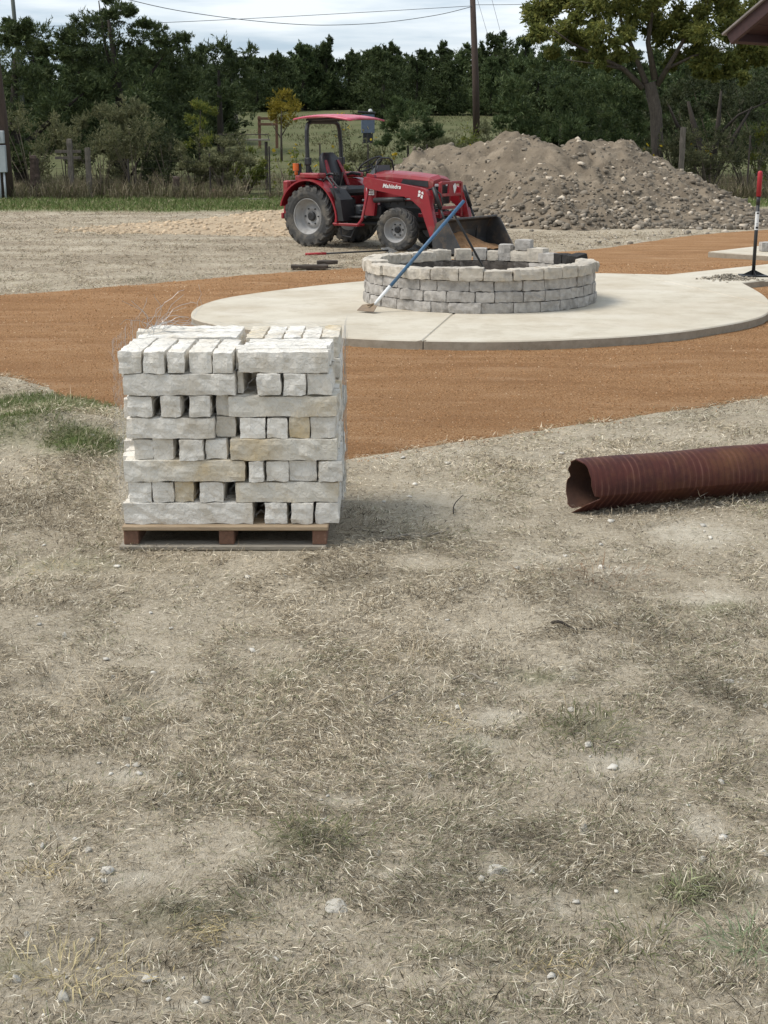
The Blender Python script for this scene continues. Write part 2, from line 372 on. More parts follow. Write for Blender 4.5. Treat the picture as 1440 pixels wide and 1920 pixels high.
def feats(x, y, lst):
    """soft patches given at their places on the ground: (x, y, rx, ry, weight)"""
    r = np.zeros(len(x))
    for (cx, cy, rx, ry, w) in lst:
        d2 = ((x - cx) / rx) ** 2 + ((y - cy) / ry) ** 2
        r = np.maximum(r, w * np.exp(-d2 * 1.4))
    return r
def patch(u, v, ru, rv, w=1.0):
    c = G(u, v); e = G(u, v - rv); return (c[0], c[1], abs(G(u + ru, v)[0] - c[0]), abs(e[1] - c[1]), w)
BARE = [patch(*p) for p in [(240, 1455, 70, 26), (310, 1482, 50, 16), (640, 1505, 60, 20), (935, 1345, 90, 25), (905, 1390, 90, 22), (1150, 1430, 90, 26), (1065, 1268, 40, 16),
      (1170, 1068, 90, 16), (1330, 1120, 110, 20), (1300, 1000, 140, 40), (1010, 1040, 120, 30, .7), (930, 1628, 60, 22), (1320, 1555, 70, 40), (745, 1632, 60, 24), (1020, 1695, 130, 40, .8), (250, 1648, 90, 22),
      (350, 1885, 90, 26), (310, 1830, 130, 34, .8), (800, 930, 160, 50, .6), (780, 1050, 70, 20, .6), (560, 1130, 110, 30, .6), (1230, 880, 300, 40, .6), (900, 850, 220, 20, .6), (1200, 820, 200, 20, .5), (1420, 1650, 50, 30),
      (900, 1280, 90, 14, .5), (1380, 1280, 70, 18, .6), (820, 1160, 80, 20, .5), (560, 1270, 110, 22, .4), (700, 1720, 90, 20, .5), (110, 1890, 90, 22, .6)]]
DARK = [patch(*p) for p in [(570, 1580, 70, 22), (640, 1080, 70, 16), (1090, 1375, 95, 28), (1160, 1190, 130, 22, .7), (1100, 1100, 70, 26, .9), (1290, 1680, 160, 34), (330, 1715, 120, 36), (100, 1770, 120, 40, .7), (780, 1690, 100, 30, .8),
      (950, 1580, 110, 28, .8), (460, 1660, 60, 24, .8), (1100, 1480, 70, 18, .8), (900, 1810, 120, 26, .8), (230, 1310, 110, 24, .7), (280, 1285, 60, 14, .7), (700, 1380, 80, 24, .4), (1330, 1300, 110, 40, .8), (1360, 1420, 90, 60, .6), (300, 1500, 100, 30, .5),
      (60, 1280, 80, 20, .8), (90, 1190, 70, 14, .6), (50, 960, 140, 40, .7), (120, 880, 110, 20, .6), (560, 1055, 130, 12, .6), (450, 1880, 120, 36, .7), (1350, 1860, 110, 40, .6), (110, 1560, 100, 24, .6), (620, 1845, 120, 30, .6), (680, 980, 50, 40, .7)]]
GREEN = [patch(*p) for p in [(80, 765, 120, 26, 1.5), (160, 852, 80, 18, 1.5), (40, 830, 90, 30, .8), (130, 790, 90, 14, 1.2), (150, 1060, 120, 16, .35), (250, 1330, 60, 10, .35), (560, 1580, 70, 22, .5), (1110, 1370, 80, 20, .4), (1010, 1270, 70, 14, .5), (520, 1270, 50, 12, .4), (30, 1820, 60, 20, .6), (1290, 1680, 150, 30, .5), (340, 1715, 110, 36, .35), (1380, 1780, 70, 30, .4), (880, 1400, 60, 20, .3), (1350, 1140, 60, 12, .6), (900, 1780, 120, 30, .3), (100, 700, 60, 12, .5)]]
YELLOW = [patch(*p) for p in [(400, 1745, 100, 20), (120, 1830, 50, 16), (220, 1840, 60, 16), (100, 1070, 60, 14, .6), (1040, 1830, 90, 24, .6), (850, 1365, 60, 16, .5), (760, 1240, 50, 10, .5), (90, 1640, 60, 14, .6)]]

def bumps(x, y):
    far = sstep(14, 30, y)
    b = (fbm(x, y, 0.9, 11, 3) - 0.5) * 0.05 + (fbm(x, y, 0.22, 13, 3) - 0.5) * 0.022 * (1 - far) + (fbm(x, y, 4.0, 17, 3) - 0.5) * 0.06 * sstep(18, 30, y)
    b = b + feats(x, y, DARK) * 0.02
    # low bank of turf beside the path at the far left
    b = b + 0.16 * np.exp(-(((x + 2.25) / 0.75) ** 2 + ((y - 9.0) / 0.9) ** 2)) * (0.6 + 0.8 * vn(x, y, 0.3, 3))
    return b
def path_sd(x, y):
    sd = np.full(len(x), 9.0); m_ = (x > -14) & (x < 22) & (y > 4.5) & (y < 31)
    if m_.any():
        d = edge_dist(x[m_], y[m_], PATH); sd[m_] = np.where(inside(x[m_], y[m_], PATH), -d, d)
    return sd
def ground_eval(x, y):
    x = np.atleast_1d(np.asarray(x, float)); y = np.atleast_1d(np.asarray(y, float))
    sd = path_sd(x, y); ins = sd < 0; d = np.abs(sd)
    k = sstep(0.0, 0.5, sd)
    quiet = 1.0 - np.maximum(np.exp(-(((x + 0.75) / 0.8) ** 4 + ((y - 6.95) / 0.75) ** 4)), 0)
    return tz(x, y) + bumps(x, y) * k * quiet + np.where(ins, -0.035 * sstep(0.0, 0.12, d), 0)

def grow(a, b, s0, g):
    out = [a]; s = s0
    while out[-1] < b: out.append(out[-1] + s); s *= g
    return out
xs = np.array([-x for x in grow(4.6, 900, 0.09, 1.13)][::-1] + list(np.arange(-4.55, 4.6, 0.055)) + grow(4.6, 900, 0.09, 1.13))
ys = np.array([-60.0, -30, -15, -8, -4, -2, -1, 0, 1, 1.5, 2.0] + list(np.arange(2.2, 13.0, 0.06)) + list(np.arange(13.0, 26.0, 0.11)) + list(np.arange(26.0, 60, 0.4)) + grow(60, 2500, 1.0, 1.12))
gx, gy = np.meshgrid(xs, ys); gx = gx.ravel(); gy = gy.ravel()
gz = ground_eval(gx, gy)
nx, ny = len(xs), len(ys)
GZ = gz.reshape(ny, nx); SDG = path_sd(gx, gy).reshape(ny, nx)
def lookup(A, x, y):
    x = np.atleast_1d(np.asarray(x, float)); y = np.atleast_1d(np.asarray(y, float))
    i = np.clip(np.searchsorted(xs, x) - 1, 0, nx - 2); j_ = np.clip(np.searchsorted(ys, y) - 1, 0, ny - 2)
    fx = np.clip((x - xs[i]) / (xs[i + 1] - xs[i]), 0, 1); fy = np.clip((y - ys[j_]) / (ys[j_ + 1] - ys[j_]), 0, 1)
    return (A[j_, i] * (1 - fx) + A[j_, i + 1] * fx) * (1 - fy) + (A[j_ + 1, i] * (1 - fx) + A[j_ + 1, i + 1] * fx) * fy
def ground_z(x, y): return lookup(GZ, x, y)
def on_path(x, y): return lookup(SDG, x, y)
ii = np.arange(nx * ny).reshape(ny, nx)
gf = np.stack([ii[:-1, :-1], ii[:-1, 1:], ii[1:, 1:], ii[1:, :-1]], -1).reshape(-1, 4)
def green_zone(x, y):
    e = 36.5 + 3.0 * (fbm(x, y, 5.0, 41, 3) - 0.5)
    e = e + 2.5 * sstep(-3, 1, x)
    return sstep(0, 2.5, y - e)
g_bare = feats(gx, gy, BARE); g_green = np.maximum(feats(gx, gy, GREEN) * 0.7, green_zone(gx, gy)); g_dark = feats(gx, gy, DARK)
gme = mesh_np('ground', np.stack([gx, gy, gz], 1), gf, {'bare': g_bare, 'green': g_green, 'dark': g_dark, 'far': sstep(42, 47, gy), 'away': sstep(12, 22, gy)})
m, t, b = node_mat('dry_ground'); N = t.nodes.new; K = t.links.new
def attr(n):
    a = N('ShaderNodeAttribute'); a.attribute_name = n; return a.outputs['Fac']
def nzn(sc, det=8, ro=0.65, vec=None):
    n = N('ShaderNodeTexNoise'); n.inputs['Scale'].default_value = sc; n.inputs['Detail'].default_value = det; n.inputs['Roughness'].default_value = ro
    K(vec, n.inputs['Vector']); return n.outputs['Fac']
def ramp(f, *st):
    r = N('ShaderNodeValToRGB'); e = r.color_ramp.elements
    e[0].position, e[0].color = st[0][0], (*st[0][1], 1); e[1].position, e[1].color = st[-1][0], (*st[-1][1], 1)
    for p, c in st[1:-1]: q = e.new(p); q.color = (*c, 1)
    K(f, r.inputs['Fac']); return r.outputs[0]
def mixc(f, a_, b_):
    x = N('ShaderNodeMix'); x.data_type = 'RGBA'
    if isinstance(f, float): x.inputs[0].default_value = f
    else: K(f, x.inputs[0])
    for s_, i in ((a_, 6), (b_, 7)):
        if isinstance(s_, tuple): x.inputs[i].default_value = (*s_, 1)
        else: K(s_, x.inputs[i])
    return x.outputs[2]
def mr_(f, a_, b_, c=0.0, d=1.0):
    x = N('ShaderNodeMapRange'); x.inputs['From Min'].default_value = a_; x.inputs['From Max'].default_value = b_; x.inputs['To Min'].default_value = c; x.inputs['To Max'].default_value = d
    K(f, x.inputs['Value']); return x.outputs[0]
geo = N('ShaderNodeNewGeometry'); P_ = geo.outputs['Position']
soil = ramp(nzn(34, 12, 0.85, P_), (0.36, (0.14, 0.113, 0.078)), (0.48, (0.44, 0.378, 0.284)), (0.62, (0.70, 0.625, 0.50)))
patchy = ramp(nzn(1.1, 6, 0.6, P_), (0.42, (0.23, 0.193, 0.142)), (0.58, (0.50, 0.438, 0.34)))
c = mixc(0.42, soil, patchy)
c = mixc(mr_(nzn(140, 3, 0.6, P_), 0.35, 0.75), c, mixc(0.5, c, (0.44, 0.37, 0.26)))
v1 = N('ShaderNodeMapping'); v1.inputs['Scale'].default_value = (60, 220, 60); v1.inputs['Rotation'].default_value = (0, 0, .5); K(P_, v1.inputs[0])
v2 = N('ShaderNodeMapping'); v2.inputs['Scale'].default_value = (230, 60, 60); v2.inputs['Rotation'].default_value = (0, 0, .4); K(P_, v2.inputs[0])
c = mixc(mr_(nzn(1.0, 3, 0.6, v1.outputs[0]), 0.52, 0.66, 0, .75), c, (0.43, 0.36, 0.25))
c = mixc(mr_(nzn(1.0, 3, 0.6, v2.outputs[0]), 0.54, 0.68, 0, .75), c, (0.13, 0.105, 0.07))
ma = N('ShaderNodeMath'); ma.operation = 'MULTIPLY_ADD'; ma.inputs[1].default_value = 1.5; K(nzn(14, 9, 0.75, P_), ma.inputs[0]); ma.inputs[2].default_value = -.78
mb_ = N('ShaderNodeMath'); mb_.operation = 'ADD'; K(ma.outputs[0], mb_.inputs[0]); K(attr('bare'), mb_.inputs[1])
c = mixc(mr_(mb_.outputs[0], 0.36, 0.85, 0.0, 0.8), c, ramp(nzn(25, 8, 0.7, P_), (0.3, (0.42, 0.365, 0.275)), (0.6, (0.60, 0.54, 0.43))))
c = mixc(mr_(attr('dark'), 0.2, 1.0, 0.0, 0.25), c, (0.12, 0.095, 0.065))
mpf = N('ShaderNodeMapping'); mpf.inputs['Scale'].default_value = (.35, 1.3, 1); K(P_, mpf.inputs[0])
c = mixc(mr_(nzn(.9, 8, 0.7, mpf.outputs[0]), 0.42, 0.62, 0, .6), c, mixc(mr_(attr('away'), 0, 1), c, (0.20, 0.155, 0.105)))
lawn = ramp(nzn(0.9, 8, 0.7, P_), (0.30, (0.085, 0.125, 0.035)), (0.55, (0.13, 0.165, 0.055)), (0.75, (0.24, 0.22, 0.11)))
c = mixc(attr('green'), c, lawn)
field = ramp(nzn(0.35, 8, 0.7, P_), (0.30, (0.075, 0.088, 0.036)), (0.7, (0.135, 0.130, 0.068)))
c = mixc(attr('far'), c, field)
K(c, b.inputs['Base Color']); b.inputs['Roughness'].default_value = 0.97; b.inputs['Specular IOR Level'].default_value = 0.1
bp = N('ShaderNodeBump'); bp.inputs['Distance'].default_value = 0.02; K(nzn(45, 8, 0.7, P_), bp.inputs['Height']); K(bp.outputs[0], b.inputs['Normal'])
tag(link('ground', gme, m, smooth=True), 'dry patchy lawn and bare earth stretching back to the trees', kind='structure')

# orange gravel path: a grid clipped to the outline
sp = 0.07
bx0, by0 = PATH.min(0); bx1, by1 = PATH.max(0); bx0 = max(bx0, -9.0); bx1 = min(bx1, 14.0)
px_, py_ = np.meshgrid(np.arange(bx0, bx1, sp), np.arange(by0 - sp, by1 + sp, sp))
sh = px_.shape; px_ = px_.ravel(); py_ = py_.ravel()
ins = inside(px_, py_, PATH); dd = edge_dist(px_, py_, PATH); sdv = np.where(ins, dd, -dd)
keep = sdv > -0.12
zz = 0.012 + (fbm(px_, py_, 1.1, 21, 4) - 0.5) * 0.022 + (fbm(px_, py_ * 2.5, 0.3, 22, 2) - 0.5) * 0.008
zz = np.where(sdv < 0.1, zz - 0.035 * sstep(0.06, -0.09, sdv), zz)
idx = -np.ones(len(px_), int); idx[keep] = np.arange(keep.sum())
I = idx.reshape(sh); q = np.stack([I[:-1, :-1], I[:-1, 1:], I[1:, 1:], I[1:, :-1]], -1).reshape(-1, 4); q = q[(q >= 0).all(1)]
pme = mesh_np('gravel_path', np.stack([px_, py_, zz], 1)[keep], q, {'edge': np.clip(sdv[keep], 0, 1)})
m, t, b = node_mat('orange_decomposed_granite'); N = t.nodes.new; K = t.links.new
geo = N('ShaderNodeNewGeometry'); P_ = geo.outputs['Position']
c = ramp(nzn(65, 6, 0.85, P_), (0.37, (0.155, 0.078, 0.033)), (0.5, (0.31, 0.168, 0.076)), (0.61, (0.54, 0.34, 0.19)))
mpn = N('ShaderNodeMapping'); mpn.inputs['Scale'].default_value = (0.35, 1.2, 1); K(P_, mpn.inputs[0])
c = mixc(mr_(nzn(1.5, 7, 0.6, mpn.outputs[0]), 0.45, 0.62, 0, 0.5), c, (0.22, 0.112, 0.05))
c = mixc(mr_(nzn(2.3, 6, 0.6, mpn.outputs[0]), 0.52, 0.70, 0, 0.55), c, (0.47, 0.30, 0.17))
K(c, b.inputs['Base Color']); b.inputs['Roughness'].default_value = 0.97; b.inputs['Specular IOR Level'].default_value = 0.08
bp = N('ShaderNodeBump'); bp.inputs['Distance'].default_value = 0.02; K(nzn(60, 6, 0.85, P_), bp.inputs['Height'])
bp2 = N('ShaderNodeBump'); bp2.inputs['Distance'].default_value = 0.05; K(nzn(2.2, 6, 0.55, mpn.outputs[0]), bp2.inputs['Height']); K(bp.outputs[0], bp2.inputs['Normal'])
K(bp2.outputs[0], b.inputs['Normal'])
tag(link('gravel_path', pme, m, smooth=True), 'orange crushed granite path curving round the concrete patio', kind='structure')

n = 90000; gy_ = by0 + (22.0 - by0) * rs.rand(n) ** 1.3; gx_ = rs.uniform(-1, 1, n) * (.30 * gy_ + .7)
ok_ = (on_path(gx_, gy_) < .10 + .10 * rs.rand(n) ** 3) & (rs.rand(n) < np.where(on_path(gx_, gy_) > -.05, .45, 1)) & (np.hypot(gx_ - 1.2, gy_ - 16.2) > 2.0); gx_, gy_ = gx_[ok_], gy_[ok_]; n = len(gx_)
s_ = (.002 + .0045 * rs.rand(n) ** 2.5) * np.maximum(1, gy_ / 9) ** .8; zg = np.where(on_path(gx_, gy_) < 0, .014, ground_z(gx_, gy_)) + (fbm(gx_, gy_, 1.1, 21, 4) - .5) * .022 + (fbm(gx_, gy_ * 2.5, .3, 22, 2) - .5) * .008
off4 = np.array([(-1, -.7, -.3), (1, -.8, -.3), (.1, 1, -.3), (0, 0, .9)]); V = (off4[None] * (1 + rs.uniform(-.35, .35, (n, 4, 3)))) * s_[:, None, None]; a_ = rs.uniform(0, 6.28, n)
V = np.stack([V[:, :, 0] * np.cos(a_)[:, None] - V[:, :, 1] * np.sin(a_)[:, None], V[:, :, 0] * np.sin(a_)[:, None] + V[:, :, 1] * np.cos(a_)[:, None], V[:, :, 2]], 2) + np.stack([gx_, gy_, zg + .001], 1)[:, None]
Fq = (np.array([(0, 1, 3), (1, 2, 3), (2, 0, 3)])[None] + (np.arange(n) * 4)[:, None, None]).reshape(-1, 3)
tn = rs.rand(n); gc = np.where((tn < .45)[:, None], (.27, .135, .058), np.where((tn < .75)[:, None], (.40, .225, .11), np.where((tn < .96)[:, None], (.16, .08, .036), (.50, .35, .22))))
tag(link('gravel_grains', mesh_np('gravel_grains', V.reshape(-1, 3), Fq, None, {'col': np.repeat(gc, 4, 0)}), attr_mat('loose_granite', .95)), 'loose orange granite grains lying on the path and its edges', kind='stuff')
# concrete paving with joints
m, t, b = node_mat('pale_concrete'); N = t.nodes.new; K = t.links.new
geo = N('ShaderNodeNewGeometry'); P_ = geo.outputs['Position']
c = ramp(nzn(1.3, 8, 0.65, P_), (0.32, (0.45, 0.40, 0.315)), (0.5, (0.53, 0.48, 0.385)), (0.7, (0.58, 0.535, 0.45)))
c = mixc(mr_(nzn(70, 4, 0.7, P_), 0.55, 0.8, 0, 0.4), c, (0.40, 0.35, 0.28))
c = mixc(mr_(nzn(3.0, 9, 0.75, P_), 0.50, 0.68, 0, 0.7), c, (0.39, 0.335, 0.25))
c = mixc(mr_(nzn(0.8, 7, 0.7, P_), 0.47, 0.66, 0, 0.45), c, (0.40, 0.33, 0.235))
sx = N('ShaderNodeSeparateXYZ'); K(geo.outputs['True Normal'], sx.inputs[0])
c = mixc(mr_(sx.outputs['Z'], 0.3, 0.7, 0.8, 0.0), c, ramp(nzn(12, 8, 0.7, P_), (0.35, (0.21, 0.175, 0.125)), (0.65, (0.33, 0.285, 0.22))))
K(c, b.inputs['Base Color']); b.inputs['Roughness'].default_value = 0.9; b.inputs['Specular IOR Level'].default_value = 0.2
bp = N('ShaderNodeBump'); bp.inputs['Distance'].default_value = 0.003; K(nzn(90, 6, 0.7, P_), bp.inputs['Height']); K(bp.outputs[0], b.inputs['Normal'])
CONC = m
def clip(poly, p, n):
    out = []; k = len(poly)
    for i in range(k):
        a, b_ = poly[i], poly[(i + 1) % k]; da, db = np.dot(a - p, n), np.dot(b_ - p, n)
        if da >= 0: out.append(a)
        if (da >= 0) != (db >= 0): out.append(a + (b_ - a) * da / (da - db))
    return np.array(out)
def slab_mesh(poly, z0, z1, lip=0.012):
    poly = [tuple(p) for p in poly]
    area = sum(poly[i][0] * poly[(i + 1) % len(poly)][1] - poly[(i + 1) % len(poly)][0] * poly[i][1] for i in range(len(poly)))
    if area < 0: poly = poly[::-1]
    n = len(poly); P = np.array(poly)
    e = np.roll(P, -1, 0) - np.roll(P, 1, 0); e /= np.linalg.norm(e, axis=1)[:, None] + 1e-9
    inn = P + np.stack([-e[:, 1], e[:, 0]], 1) * lip
    vs = [(x, y, z0) for x, y in P] + [(x, y, z1 - lip) for x, y in P] + [(x, y, z1) for x, y in inn]
    fs = [tuple(range(2 * n, 3 * n))]
    for i in range(n):
        k = (i + 1) % n
        fs += [(i, k, n + k, n + i), (n + i, n + k, 2 * n + k, 2 * n + i)]
    me = bpy.data.meshes.new('slab'); me.from_pydata(vs, [], fs); me.update(); return me
RC = np.array([1.11, 16.27]); RR = 1.345
pat = empty('patio', (0, 0, 0)); tag(pat, 'round pale concrete patio with a walkway leading off right', kind='structure')
jd = G(800, 632, .1)[:2] - G(848, 590, .1)[:2]; jn = np.array([-jd[1], jd[0]]); jn /= np.linalg.norm(jn); jp = G(848, 590, .1)[:2]
wj = np.array([4.05, 17.0]); wn = np.array([1.0, 0.25]); wn /= np.linalg.norm(wn)
left = clip(PATIO, jp + jn * 0.005, jn); right = clip(PATIO, jp - jn * 0.005, -jn)
for pc in (left, right):
    a = clip(pc, wj - wn * 0.005, -wn); b_ = clip(pc, wj + wn * 0.005, wn)
    for w in (a, b_):
        if len(w) > 3: link('slab', slab_mesh(w, -0.05, SLABZ), CONC, pat)
inner = PATIO.mean(0) + (PATIO - PATIO.mean(0)) * 0.97
link('slab_base', slab_mesh(inner, -0.05, SLABZ - 0.012), CONC, pat)
s2 = link('concrete_walkway', slab_mesh(SLAB2, -0.05, SLABZ), CONC); tag(s2, 'narrow concrete walkway slab beyond the gravel at the right', kind='structure')

# ---------------------------------------------------------------- rough blocks
def rough_block(sx, sy, sz, seed=0, amp=0.006, rnd=0.012, seg=0.035, taper=0.0, nscale=9.0, name='block', maxseg=14):
    """hewn block centred on x, y with its underside on z = 0"""
    nxs, nys, nzs = [max(2, min(maxseg, int(round(d / seg)))) for d in (sx, sy, sz)]
    vid = {}; V = []; Fc = []
    def vert(i, j_, k):
        key = (i, j_, k)
        if key in vid: return vid[key]
        p = np.array([(i / nxs - .5) * sx, (j_ / nys - .5) * sy, (k / nzs - .5) * sz])
        h = np.array([sx, sy, sz]) / 2 - rnd; qv = np.clip(p, -h, h); dv = p - qv; ln = np.linalg.norm(dv)
        if ln > 1e-9: p = qv + dv / ln * rnd
        nrm = dv / ln if ln > 1e-9 else np.zeros(3)
        a = mnoise.noise(Vector(p * nscale + seed * 17.3)) * amp + mnoise.noise(Vector(p * nscale * 3.1 + seed * 7.7)) * amp * 0.5
        p = p + nrm * a
        if taper: p[1] *= 1 + taper * p[0] / sx
        vid[key] = len(V); V.append((p[0], p[1], p[2] + sz / 2)); return vid[key]
    for (a, na, b_, nb, c_, nc) in ((0, nxs, 1, nys, 2, nzs), (1, nys, 2, nzs, 0, nxs), (2, nzs, 0, nxs, 1, nys)):
        for e in (0, nc):
            for i in range(na):
                for k in range(nb):
                    q_ = []
                    for (di, dk) in ((0, 0), (1, 0), (1, 1), (0, 1)):
                        ix = [0, 0, 0]; ix[a] = i + di; ix[b_] = k + dk; ix[c_] = e; q_.append(vert(*ix))
                    Fc.append(q_ if e else q_[::-1])
    me = bpy.data.meshes.new(name); me.from_pydata(V, [], Fc); me.update()
    return me

# ---------------------------------------------------------------- stack of stone on a pallet
YF = 6.50
pal = empty('wooden_pallet', (-0.765, 6.95, 0)); tag(pal, 'worn wooden pallet carrying the stack of white stone', 'pallet')
PX0, PX1, PY0, PY1 = -1.27, -0.27, 6.46, 7.45
PZ = D(400, 983, YF)[2]
def board(name, x0, x1, y0, y1, z0, z1, mat):
    o = MB().box(((x0 + x1) / 2 + .765, (y0 + y1) / 2 - 6.95, (z0 + z1) / 2), (x1 - x0, y1 - y0, z1 - z0), 0.004).build(name, mat, pal); return o
for k in range(7):
    y0 = PY0 + k * (PY1 - PY0 - 0.1) / 6
    board('deck_board', PX0, PX1 - .01 * (k % 2), y0, y0 + 0.1, PZ - 0.022, PZ, WOOD)
for x0, w in ((PX0 + .005, 0.072), (PX0 + 0.468, 0.074), (PX1 - 0.078, 0.07)):
    board('stringer', x0, x0 + w, PY0 + 0.01, PY1 - .01, 0.027, PZ - 0.0225, WOODR)
for y0 in (PY0 - .01, PY0 + 0.42, PY1 - 0.11):
    board('bottom_board', PX0 - .015, PX1 - .01, y0, y0 + 0.1, 0.004, 0.0265, WOODG)

def zx(z_): return D(190 + z_ / 2.939, 800, YF)[0]
Z0 = PZ + 0.001; ZH = (0.968 - Z0) / 8
courses = [  # from the bottom: (left kind, left stones, right kind, right stones) in enlarged photo pixels
 ('S', [98, 820], 'H', [(890, 1020), (1038, 1162), (1172, 1305)]),
 ('H', [(132, 260), (264, 383), (388, 497), (525, 660)], 'S', [725, 1302]),
 ('S', [112, 785], 'H', [(805, 893), (897, 1025), (1028, 1185), (1190, 1325)]),
 ('H', [(165, 275), (278, 393), (420, 557), (567, 685)], 'S', [705, 1298]),
 ('S', [135, 622], 'H', [(760, 905), (910, 1025), (1033, 1148), (1152, 1290)]),
 ('H', [(150, 285), (330, 445), (485, 605)], 'S', [700, 1300]),
 ('S', [130, 745], 'H', [(862, 995), (1005, 1130), (1138, 1275)]),
 ('H', [(113, 240), (248, 368), (375, 472), (490, 618), (625, 735)], 'S', [760, 1255])]
CW = ['bottom', 'second lowest', 'third lowest', 'fourth lowest', 'fourth highest', 'third highest', 'second highest', 'top']
ORD = ['first', 'second', 'third', 'fourth', 'fifth', 'sixth']
YELL = {(0 + 2, 'L', 'S'), (3, 'R', 'S'), (1, 'R', 'S'), (5, 'R', 'S'), (1, 'H', 2), (4, 'H', 2)}
GRP = 'limestone blocks stacked on the pallet'
sseed = [0]
def stone(x0, x1, y0, y1, ci, label, yel=False):
    sseed[0] += 1; k = sseed[0]
    z = Z0 + ci * ZH
    me = rough_block(x1 - x0, y1 - y0, ZH - random.uniform(0.0, 0.006), k, 0.009, 0.006, 0.024, 0, 20, 'limestone_block')
    o = link('limestone_block', me, LIMEY if yel else LIME, smooth=False)
    o.location = ((x0 + x1) / 2, (y0 + y1) / 2, z); o.rotation_euler = (0, 0, random.uniform(-.012, .012))
    tag(o, label, 'stone block', GRP)
YM = YF + 0.475
for ci, (lk, ls, rk, rr) in enumerate(courses):
    cw = CW[ci]
    for sidew, kind, st in (('left', lk, ls), ('right', rk, rr)):
        if kind == 'H':
            n = len(st)
            for i, (a, b_) in enumerate(st):
                dy = random.uniform(-.012, .02)
                stone(zx(a), zx(b_) - .001, YF + dy, YM - random.uniform(0.01, 0.04), ci, f'limestone block end on, {ORD[i]} from left in {sidew} half of {cw} course', (ci, 'H', i) in YELL)
            # behind it the stones lie crosswise
            xa, xb = (zx(st[0][0]) - (0 if ci == 7 else .06), zx(700)) if sidew == 'left' else (zx(706), zx(1300))
            rows = 4
            for r in range(rows):
                off = random.uniform(-.05, .02) if sidew == 'left' else random.uniform(0.0, .02)
                y0 = YM + 0.005 + r * 0.118
                stone(xa + (off if sidew == 'left' else 0), xb + (off if sidew == 'right' else 0), y0, y0 + 0.112, ci, f'long limestone block, {ORD[r]} row of {sidew} back half, {cw} course', random.random() < .1)
        else:
            a, b_ = zx(st[0]), zx(st[1])
            rows = 4
            for r in range(rows):
                y0 = YF + random.uniform(-.008, .012) + r * 0.118
                sh_ = random.uniform(-.03, .03) if r else 0
                nm = 'long limestone block laid across the %s front of the %s course' % (sidew, cw) if r == 0 else f'long limestone block, {ORD[r]} row back in {sidew} half, {cw} course'
                stone(a + sh_, b_ + sh_ * .5, y0, y0 + 0.11, ci, nm, (ci, 'L' if sidew == 'left' else 'R', 'S') in YELL if r == 0 else random.random() < .12)
            # behind: end-on stones
            n = 5 if ci == 7 else 2
            lo, hi = (zx(110), zx(700)) if sidew == 'left' else (zx(745), zx(1300))
            w = (hi - lo) / 5
            picks = range(5) if ci == 7 else ((0, 1, 4) if sidew == 'left' else (0, 3, 4))
            for i in picks:
                off = random.uniform(-.11, -.06) if (sidew == 'left' and i == 0 and ci < 7) else 0
                stone(lo + i * w + .003 + off, lo + (i + 1) * w - .004 + off, YM + 0.01 + random.uniform(-.01, .02), YM + 0.465, ci, f'limestone block end on, {ORD[i]} from left in {sidew} back half, {cw} course', random.random() < .1)
# recessed stones seen in the gaps of the front
for (a, b_, ci, lab) in [(630, 700, 5, 'limestone block set back in the dark gap of the third highest course'), (628, 735, 4, 'grey limestone block set back beside the short long block, fourth highest course'), (748, 785, 6, 'narrow limestone block set back at the centre of the second highest course')]:
    stone(zx(a), zx(b_), YF + 0.05, YM - .03, ci, lab)

# chicken wire round the stack
def hexnet(mb, w, h, fn, cw_=0.05, ch=0.043, r=0.0004, drop=0.0):
    nu, nv = int(w / cw_) + 1, int(h / ch) + 1
    def seg(p, q):
        if random.random() < drop: return
        A, B = Vector(fn(*p)), Vector(fn(*q)); mb.tube([A, B], r, 3, False)
    for jv in range(nv):
        for iu in range(nu):
            ox = (jv % 2) * cw_ / 2
            x0 = iu * cw_ + ox; y0 = jv * ch
            p1 = (x0, y0 + ch * .33); p2 = (x0, y0 + ch * .67)
            seg(p1, p2)
            seg(p2, (x0 + cw_ / 2, y0 + ch * 1.33)); seg(p2, (x0 - cw_ / 2, y0 + ch * 1.33))
nb = MB()
XL, XR = zx(92), zx(1316)
nzf = lambda a, b_, s: mnoise.noise(Vector((a * 7, b_ * 7, s))) * 0.010
hexnet(nb, XR - XL, 0.83, lambda a, b_: (XL + a + nzf(a, b_, 1.1), YF - 0.018 + nzf(a, b_, 5.5), Z0 + 0.02 + b_), drop=0.28)
hexnet(nb, 0.95, 0.82, lambda a, b_: (XL - 0.012 - .05 * a + nzf(a, b_, 3.3) * 1.4, YF + a, Z0 + 0.02 + b_), drop=0.1)
hexnet(nb, 0.95, 0.82, lambda a, b_: (XR + 0.008 + nzf(a, b_, 6.1) * 1.2, YF + a, Z0 + 0.02 + b_), drop=0.1)
hexnet(nb, XR - XL - .1, 0.9, lambda a, b_: (XL + .05 + a + nzf(a, b_, 8.1) * 2, YF + 0.02 + b_, 0.978 + abs(nzf(a, b_, 2.2)) * 1.5), drop=0.3)
